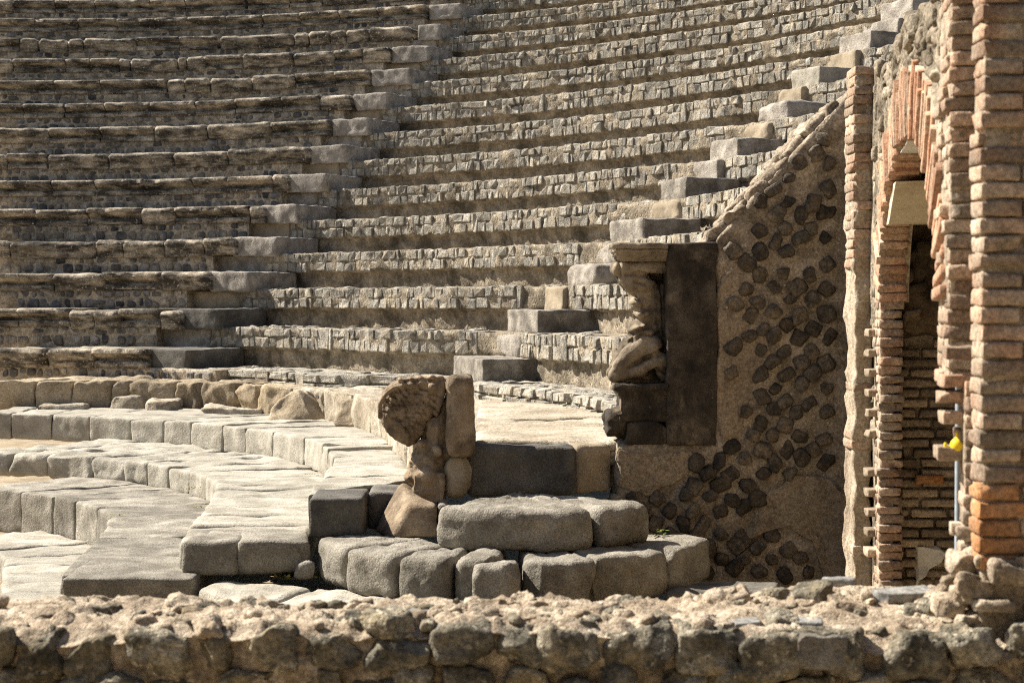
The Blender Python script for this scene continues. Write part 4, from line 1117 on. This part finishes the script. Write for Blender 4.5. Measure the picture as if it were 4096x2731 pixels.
# boards under the arch
def board(pts_f, y0, y1, dback, mat, label, nm):
    c = [GD(*pts_f[0], y1), GD(*pts_f[1], y1), None, None, GD(*pts_f[3], y0), GD(*pts_f[2], y0), None, None]
    back = np.array([SL * dback, dback, 0.])
    c[3] = c[0] + back; c[2] = c[1] + back; c[7] = c[4] + back; c[6] = c[5] + back
    mb = MB(); hexstone(mb, c, res=.06, r=.004, amp=.0012, freq=5.)
    tag(mb.build(nm, mat), label, 'board')
board([(2041, 515), (2200, 508), (2196, 413), (2057, 417)], 6.85, 7.10, .22, M['timber'], 'wide pale timber lintel board inside the arched doorway', 'timber_lintel')
board([(2074, 346), (2136, 346), (2134, 311), (2092, 311)], 6.3, 6.5, .12, M['whiteboard'], 'small white board wedged under the crown of the brick arch', 'wedged_board')
mb = MB()
for i in range(5):
    brick(mb, (wx(6.9) + .06 + rng.uniform(0, .25), 6.9 + rng.uniform(0, .2), .955 + .035 * (i // 2)), (.9, .3, .2 - .1 * i), (-.3, .9, 0), .16, .1, .035)
mb.build('broken_bricks', M['brick'], dw)
# pier next to the doorway
pr = empty('brick_pier', (1.5, 4.5, -.6), 'tall brick pier nearest the viewer, orange bricks low and brown bricks above', 'pier')
def orp(z):
    return int(rng.random() < (.85 if z < -.04 else .30 if z < .12 else .12 if .3 < z < .62 else .04))
def pier(zlo, zhi, mat, name, seed, out=0., pitch=.046):
    mb = MB(); z = zlo; row = 0
    xl, yf = 1.212, 4.45
    while z < zhi:
        h = pitch - .005
        j = rng.uniform(-.006, .006) + out
        x = xl + j; first = .20 if row % 2 else .11
        while x < 1.75:
            w = first if x == xl + j else rng.uniform(.17, .27)
            brick(mb, (x + w / 2, yf + rng.uniform(-.005, .006), z), (1, 0, 0), (0, 1, 0), w - .007, .11, h, wear=1.2, n=(8, 4, 4), mat=orp(z))
            x += w
        y = yf + .11
        while y < 4.50:
            brick(mb, (xl + j, y + .05, z), (0, -1, 0), (1, 0, 0), .1, .1, h, wear=1.2, mat=orp(z)); y += .11
        z += pitch; row += 1
    return mb.build(name, mat, pr)
pier(-.24, 1.6, [M['brick'], M['orangebrick']], 'brickwork', 2, .0)
mb = MB()
stone(mb, frame((1.555, 4.463, -.5), (1, 0, 0), (0, 1, 0)), .66, .10, 2.2, res=.02, r=.01, amp=.006, freq=14.)
mb.build('mortar_core', M['brickmortar'], pr)
mb = MB()                                          # rubble foot where the pier dies into the low wall
for i in range(110):
    t = rng.random(); z = -.48 + .26 * t
    stone(mb, frame((1.25 + rng.uniform(-.13, .45) * (1 - .6 * t), 4.45 + rng.uniform(-.05, .24), z), (1, rng.uniform(-.3, .3), rng.uniform(-.2, .2)), (0, 1, 0)), rng.uniform(.03, .10), rng.uniform(.05, .10), rng.uniform(.025, .06), r=.01, amp=.010, freq=20., chips=6, chip=.3, n=(8, 7, 6), ridge=.5)
mb.build('rubble_foot', M['frontmortar'], pr)
mb = MB()                                          # bricks that stick out of the doorway edge
for (z, L, o) in ((.30, .14, .02), (.222, .12, .035), (.175, .12, .045), (.118, .16, .02), (.022, .14, .040), (.07, .1, .0)):
    brick(mb, wface(4.74, z, o - .022) + ALG * -.03, -NRM, ALG, L * .8, .12, .036, wear=1.6, n=(7, 6, 5))
mb.build('jutting_bricks', M['brick'], dw)
# pilaster strip in the corner by the studded wall
pl = empty('brick_pilaster', (1.65, 8.0, -1.1), 'narrow brick pilaster in the corner between studded wall and doorway wall', 'pilaster')
px0, px1 = GD(1962, 0, 7.88)[0], GD(2008, 0, 7.88)[0]
mb = MB(); mc = MB(); z = -1.05; row = 0
while z < GD(0, 168, 7.88)[2]:
    j = rng.uniform(-.004, .005)
    if z > .6 or rng.random() < .18: brick(mb, ((px0 + px1) / 2 + j, 7.88 + rng.uniform(-.008, .008), z), (1, 0, 0), (0, 1, 0), px1 - px0, .2, .038, wear=1.2, n=(8, 6, 4))
    z += .044
mb.build('pilaster_bricks', M['brick'], pl)
mc = MB(); zt_ = GD(0, 165, 7.88)[2]
stone(mc, frame(((px0 + px1) / 2 + .006, 7.889, -1.1), (1, 0, 0), (0, 1, 0)), px1 - px0 - .01, .22, zt_ + 1.1, res=.014, r=.012, amp=.013, freq=18., ridge=.6)
for i in range(0):
    stone(mc, frame(((px0 + px1) / 2 + rng.uniform(-.04, .04), 7.88 + rng.uniform(-.01, .02), rng.uniform(-1.0, .6)), (1, 0, rng.uniform(-.3, .3)), (0, 1, 0)), rng.uniform(.04, .10), .09, rng.uniform(.03, .09), r=.02, amp=.018, freq=14., chips=4, chip=.3, n=(6, 4, 6), ridge=.4)
mc.build('rough_mortar', M['brickmortar'], pl)

# pipe and the yellow fitting
mb = MB(); n = 16; zz = np.linspace(-.62, .64, 12); th = np.linspace(0, 2 * PI, n)
pc = GD(2203, 800, 5.25)
g_ = np.stack([np.stack([pc[0] + .0105 * np.cos(th), 5.25 + .0105 * np.sin(th), np.full(n, z)], 1) for z in zz], 0)
sheet(mb, g_, 0, True, flip=True)
cap = np.stack([g_[-1], g_[-1] * 0 + g_[-1].mean(0)], 0); sheet(mb, cap, 0, False, flip=True)
o = mb.build('drain_pipe', M['pipe']); tag(o, 'thin grey plastic pipe standing inside the near door jamb', 'pipe')
yc = GD(2191, 1024, 4.73)
ye = empty('yellow_fitting', yc + np.array([0, 0, -.04]), 'small yellow plastic fitting with a spout resting on a jutting brick', 'fitting')
sculpt('fitting_body', [('s', tuple(yc + np.array([.010, 0, 0])), (.021, .021, .024)), ('c', tuple(yc + np.array([.012, 0, .02])), .006, tuple(yc + np.array([.008, 0, .036])), .005), ('c', tuple(yc + np.array([.008, 0, -.01])), .015, tuple(yc + np.array([.006, 0, -.03])), .012)], .0025, M['yellow'], ye, smooth=2, amp=0.)
sculpt('spout', [('c', tuple(yc + np.array([-.012, 0, -.006])), .007, tuple(yc + np.array([-.022, 0, -.004])), .006), ('c', tuple(yc + np.array([-.024, 0, .006])), .0045, tuple(yc + np.array([-.022, 0, -.026])), .006)], .002, M['yellow'], ye, smooth=2, amp=0.)

# ------------------------------------------------------------------ low rubble wall in front
fw = empty('low_rubble_wall', (0, 4.6, -1.3), 'low crumbling lava-rubble wall crossing the whole foreground', 'wall')
YW0, YW1 = 4.36, 4.88
def ztopf(x, y):
    return -.388 + .006 * x + np.clip((y - 4.6), -1, 1) * (-.055 + .20 * np.clip(x - .2, 0, 1.2))
def ztw(x, y): return ztopf(x, y) + .018 * vnoise(np.stack([np.asarray(x) * 2.6, np.asarray(y) * 2.6, np.zeros_like(np.asarray(x, float))], -1).reshape(-1, 3), 4).reshape(np.shape(x))
xs = np.arange(-1.9, 2.0, .009)
yt = np.arange(YW1 - .02, YW0, -.009)
sec = [(YW1, None, d) for d in (-.85, -.5, -.3, -.15, -.06)] + [(y, 0, 0) for y in yt] + [(YW0, None, -d) for d in np.arange(.009, .26, .009)] + [(YW0, None, -.4), (YW0, None, -.9)]
Y = np.array([q[0] for q in sec]); dz = np.array([q[2] for q in sec])
Xg, Yg = np.meshgrid(xs, Y, indexing='ij')
Zg = ztw(Xg, Yg) + dz[None]
P = np.stack([Xg, Yg, Zg], -1).reshape(-1, 3)
fr = np.clip((-np.broadcast_to(dz, Xg.shape).ravel()) / .03, 0, 1) * (Yg.ravel() < YW0 + .01)
nz = fbm(P * 8., 5, 2) * .015 + np.maximum(0, ridged(P * 13., 3, 5) - .3) * .026 + np.abs(fbm(P * 22., 3, 8)) * .008
P[:, 2] += nz * (1 - fr); P[:, 1] -= nz * fr * 1.1 - .020 * fr
P[:, 2] -= np.clip(YW0 + .06 - P[:, 1], 0, .06) * (1 - fr) * .6
mossy = vnoise(P * np.array([3., 3., 6.]), 77) * .05
moss = (P[:, 2] + mossy < -.455) & (fr > .5)
mbf = MB(); sheet(mbf, P.reshape(*Xg.shape, 3), 0, True)
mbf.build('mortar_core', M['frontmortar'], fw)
mb = MB()
zrow = [(-.380, .075, .12), (-.480, .09, .13), (-.590, .10, .14)]
for ri, (zc_, hmin, hmax) in enumerate(zrow):
    x = -1.8 + rng.uniform(0, .1)
    while x < 1.6:
        w = rng.uniform(.09, .185); h = rng.uniform(hmin, hmax)
        if rng.random() > .07:
            d = rng.uniform(.09, .13)
            yf = YW0 - rng.uniform(.014, .034)
            ztop_ = zc_ + .006 * x + rng.uniform(-.022, .016)
            stone(mb, frame((x + w / 2, yf, ztop_ - h), (1, rng.uniform(-.12, .12), rng.uniform(-.14, .14)), (0, 1, 0), (rng.uniform(-.14, .14), rng.uniform(-.05, .15), 1)), w, d, h, res=.009, r=.018, amp=.011, freq=20., chips=9, chip=.26, ridge=.7)
        x += w + rng.uniform(.002, .028)
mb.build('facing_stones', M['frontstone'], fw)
mb = MB(); mt = MB()
for i in range(280):
    x = rng.uniform(-1.5, 1.6); y = rng.uniform(YW0 + .05, YW1 - .02)
    big = rng.random()
    w = rng.uniform(.016, .045) if big < .66 else rng.uniform(.045, .105)
    d = w * rng.uniform(.6, 1.1); h = w * rng.uniform(.4, .75)
    z = float(ztw(np.array([x]), np.array([y]))[0]) - h * .62 + .004
    a = rng.uniform(0, PI)
    stone(mb if rng.random() < .40 else mt, frame((x, y - d / 2, z), (math.cos(a), math.sin(a), rng.uniform(-.2, .2)), (-math.sin(a), math.cos(a), rng.uniform(-.2, .2))), w, d, h, r=w * .16, amp=.006 + w * .10, freq=20., chips=7, chip=.28, ridge=.5, n=(10, 9, 7) if w > .045 else (6, 5, 4))
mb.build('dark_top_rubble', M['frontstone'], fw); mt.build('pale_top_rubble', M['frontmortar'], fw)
mb = MB(); A = GD(1885, 1495, YW0)
stone(mb, frame((A[0], YW0 - .035, A[2] - .04), (1, .02, .0), (0, 1, 0)), .122, .13, .084, res=.010, r=.008, amp=.007, freq=14., chips=3, chip=.15, ridge=.4)
mb.build('squared_stone', M['basalt'], fw)
def loose(x, y_, w, d, h, mat, label, cat, nm, chips=5, yaw=.2, amp=.004, z0=-.385, r=.006, pitch=.06):
    p = G(x, y_, z0); c, s_ = math.cos(yaw), math.sin(yaw)
    mb = MB(); stone(mb, frame((p[0], p[1] - d / 2, p[2] - h * .6), (c, s_, 0), (-s_, c, pitch)), w, d, h, res=.012, r=r, amp=amp, freq=12., chips=chips, chip=.5, keep=(1, 1, .15))
    tag(mb.build(nm, mat), label, cat)
loose(1842, 1402, .15, .05, .022, M['marble'], 'white marble splinter lying on the low rubble wall', 'stone shard', 'marble_shard', 3, -.18, .002)
loose(1838, 1432, .10, .085, .03, M['greyflat'], 'flat grey angular stone in front of the white marble splinter', 'stone', 'flat_stone', 4, -.2)
loose(1716, 1432, .10, .06, .028, M['greyflat'], 'flat grey pointed stone on the wall, left of the white splinter', 'stone', 'flat_stone', 5, .35)
loose(955, 1412, .10, .045, .03, M['greyflat'], 'long thin grey stone on the wall below the cube-like step stone', 'stone', 'flat_stone', 5, .25)
loose(1175, 1432, .07, .05, .025, M['greyflat'], 'small bluish grey flat stone in the middle of the low wall', 'stone', 'flat_stone', 4, -.1)
loose(1930, 1338, .10, .06, .04, M['greyflat'], 'pale grey stone on the back edge of the low wall, near the doorway', 'stone', 'flat_stone', 3, .05, .006, -.352, .012)
loose(2080, 1365, .16, .09, .03, M['greyflat'], 'broad grey slab fragment on the low wall in front of the doorway', 'stone', 'flat_stone', 4, .2, .006, -.36)
loose(443, 1412, .075, .05, .05, M['terraceface'], 'rounded brown stone on the left half of the low wall', 'stone', 'brown_stone', 1, .1, .006, -.39, .022)
loose(1395, 1395, .09, .05, .03, M['marble'], 'whitish broken stone on the low wall below the curved step', 'stone', 'white_stone', 5, .1, .006, -.385)

# ------------------------------------------------------------------ weeds and shards
def weed(xd, yd, z, size, n, mat, label, flat=False):
    p = G(xd, yd, z); mb = MB()
    for i in range(n):
        a = rng.uniform(0, 2 * PI); rr = size * math.sqrt(rng.random()) * (1.0 if flat else .6)
        c = p + np.array([math.cos(a) * rr, math.sin(a) * rr * .6, rng.uniform(0, .012) if flat else rng.uniform(.0, size * .9)])
        l = size * rng.uniform(.10, .22) if flat else size * rng.uniform(.25, .5); b = rng.uniform(0, 2 * PI); w = l * .38
        d = np.array([math.cos(b), math.sin(b), rng.uniform(.0, .8)]) * l; s_ = np.array([-math.sin(b), math.cos(b), 0]) * w
        mb.add([c, c + d * .5 + s_, c + d, c + d * .5 - s_], [(0, 1, 2, 3)])
    tag(mb.build('weed', mat), label, 'weed')
weed(688, 1327, ZF + .022, .13, 420, M['dryweed'], 'yellowish moss mat in the corner below the long end block', True)
weed(705, 1320, ZF + .022, .08, 120, M['weed'], 'green weed patch on the moss beside the curved step', True)
weed(926, 1372, -.95, .045, 16, M['weed'], 'bright green sprig under the curved step, right of the second stone')
weed(880, 1366, -.95, .035, 8, M['weed'], 'tiny green sprig under the second stone of the curved step')
weed(1515, 1238, ZB + .0, .06, 14, M['weed'], 'dark green sprig in the shade on the lower curved step')
weed(1298, 945, ZP, .04, 10, M['weed'], 'small weed at the foot of the first tier beside the figure')
weed(1990, 1320, -.95, .08, 30, M['weed'], 'dark weed at the foot of the corner pilaster')
for (x_, y_, z_, n_) in ((1290, 1132, ZA, 'at the end of the upper step face'), ):
    pass
for (x_, y_, z_, sz, m_, l_) in ((440, 1124, ZB, .07, 'dryweed', 'dry grass at the foot of the upper step face, near its right end'), (330, 1098, ZB, .05, 'dryweed', 'dry grass tuft at the foot of the upper step, mid way'), (716, 1092, ZB, .05, 'weed', 'green tuft where the upper step turns towards the viewer'),
        (262, 1186, ZC, .07, 'dryweed', 'dry grass at the foot of the middle step, left half'), (455, 1165, ZC, .06, 'dryweed', 'dry grass where the middle step turns towards the viewer'), (230, 1218, ZD, .06, 'dryweed', 'dry grass at the foot of the lower step'),
        (742, 918, ZA, .05, 'weed', 'green sprig behind the small upright rock'), (560, 950, ZA, .06, 'dryweed', 'dry moss below the pyramid-shaped rock'), (1235, 872, -.3, .05, 'dryweed', 'yellow moss at the foot of the first tier right of the winged support'), (760, 1240, ZB, .03, 'weed', 'tiny weed below the dark square end block')):
    weed(x_, y_, z_, sz, 40, M[m_], l_, True)
def shard(xd, yd, k, off, w, h, label, mat='terracotta'):
    th = th_at(k, xd, off); P = polar(k, th, off, 0.)
    z = EYE + ray(xd, yd)[2] / ray(xd, yd)[1] * P[1]
    mb = MB(); stone(mb, arcplace(k, th, off - .012, z - h / 2), w, .04, h, res=.02, r=.008, amp=.003, chips=4, chip=.3)
    tag(mb.build('brick_shard', M[mat]), label, 'brick shard')
shard(585, 822, 2, .35, .045, .10, 'upright orange shard set in the mortar beside the first stair block')
shard(1325, 742, 3, .35, .085, .09, 'orange tile piece in the mortar right of the dark right-stair block')
shard(1303, 736, 3, .35, .05, .09, 'yellow tile piece in the mortar beside the orange tile', 'timber')
shard(856, 477, 7, .35, .12, .03, 'thin orange brick piece in the mortar of an upper tier')

# ------------------------------------------------------------------ ground, sky, sun, camera
mb = MB(); gx = np.array([-200, -60, -20, -8, -4, 0, 4, 8, 20, 60, 200.]); g_ = np.stack(np.meshgrid(gx, gx + 10, indexing='ij') + [np.full((11, 11), -1.32)], -1)
sheet(mb, g_, 0, False)
o = mb.build('ground', M['dirt']); tag(o, kind='structure')

mb = MB()  # added wall, out of view, cuts sky light on faces turned to the viewer
stone(mb, frame((0, -3.2, -1.4), (1, 0, 0), (0, 1, 0)), 26., .8, 7., res=.5, r=.1, amp=.08, freq=1.5)
tag(mb.build('sky_block_wall', M['bluebasalt']), 'tall dark wall added out of view behind the viewer to cut sky light', 'wall')
SUN = np.array([-.655, .285, .70]); SUN /= np.linalg.norm(SUN)
w = bpy.data.worlds.new('World'); SC.world = w; w.use_nodes = True
nt = w.node_tree; bg = nt.nodes['Background']; sky = nt.nodes.new('ShaderNodeTexSky')
sky.sky_type = 'NISHITA'; sky.sun_disc = False
sky.sun_elevation = math.asin(SUN[2]); sky.sun_rotation = math.atan2(SUN[0], SUN[1])
nt.links.new(sky.outputs[0], bg.inputs[0]); bg.inputs[1].default_value = .05
ld = bpy.data.lights.new('Sun', 'SUN'); ld.energy = 5.0; ld.angle = math.radians(.5); ld.color = (1., .935, .83)
lo = bpy.data.objects.new('Sun', ld); COL.objects.link(lo)
lo.rotation_euler = Vector(-SUN).to_track_quat('-Z', 'Y').to_euler(); lo.location = (-8, 12, 14)
cd = bpy.data.cameras.new('Camera'); cam = bpy.data.objects.new('Camera', cd); COL.objects.link(cam)
cam.location = (0, 0, EYE); cam.rotation_euler = (PI / 2 + PITCH, 0, 0)
cd.sensor_width = 36.; cd.sensor_fit = 'HORIZONTAL'; cd.lens = FPX / 4096 * 36.
cd.clip_end = 1000.; cd.clip_start = .05
cd.dof.use_dof = True; cd.dof.focus_distance = 11.5; cd.dof.aperture_fstop = 6.3
SC.camera = cam
SC.view_settings.view_transform = 'Standard'; SC.view_settings.look = 'None'
SC.view_settings.exposure = 1.25; SC.view_settings.gamma = 1.0
SC.cycles.use_denoising = False
SC.cycles.filter_width = 1.05
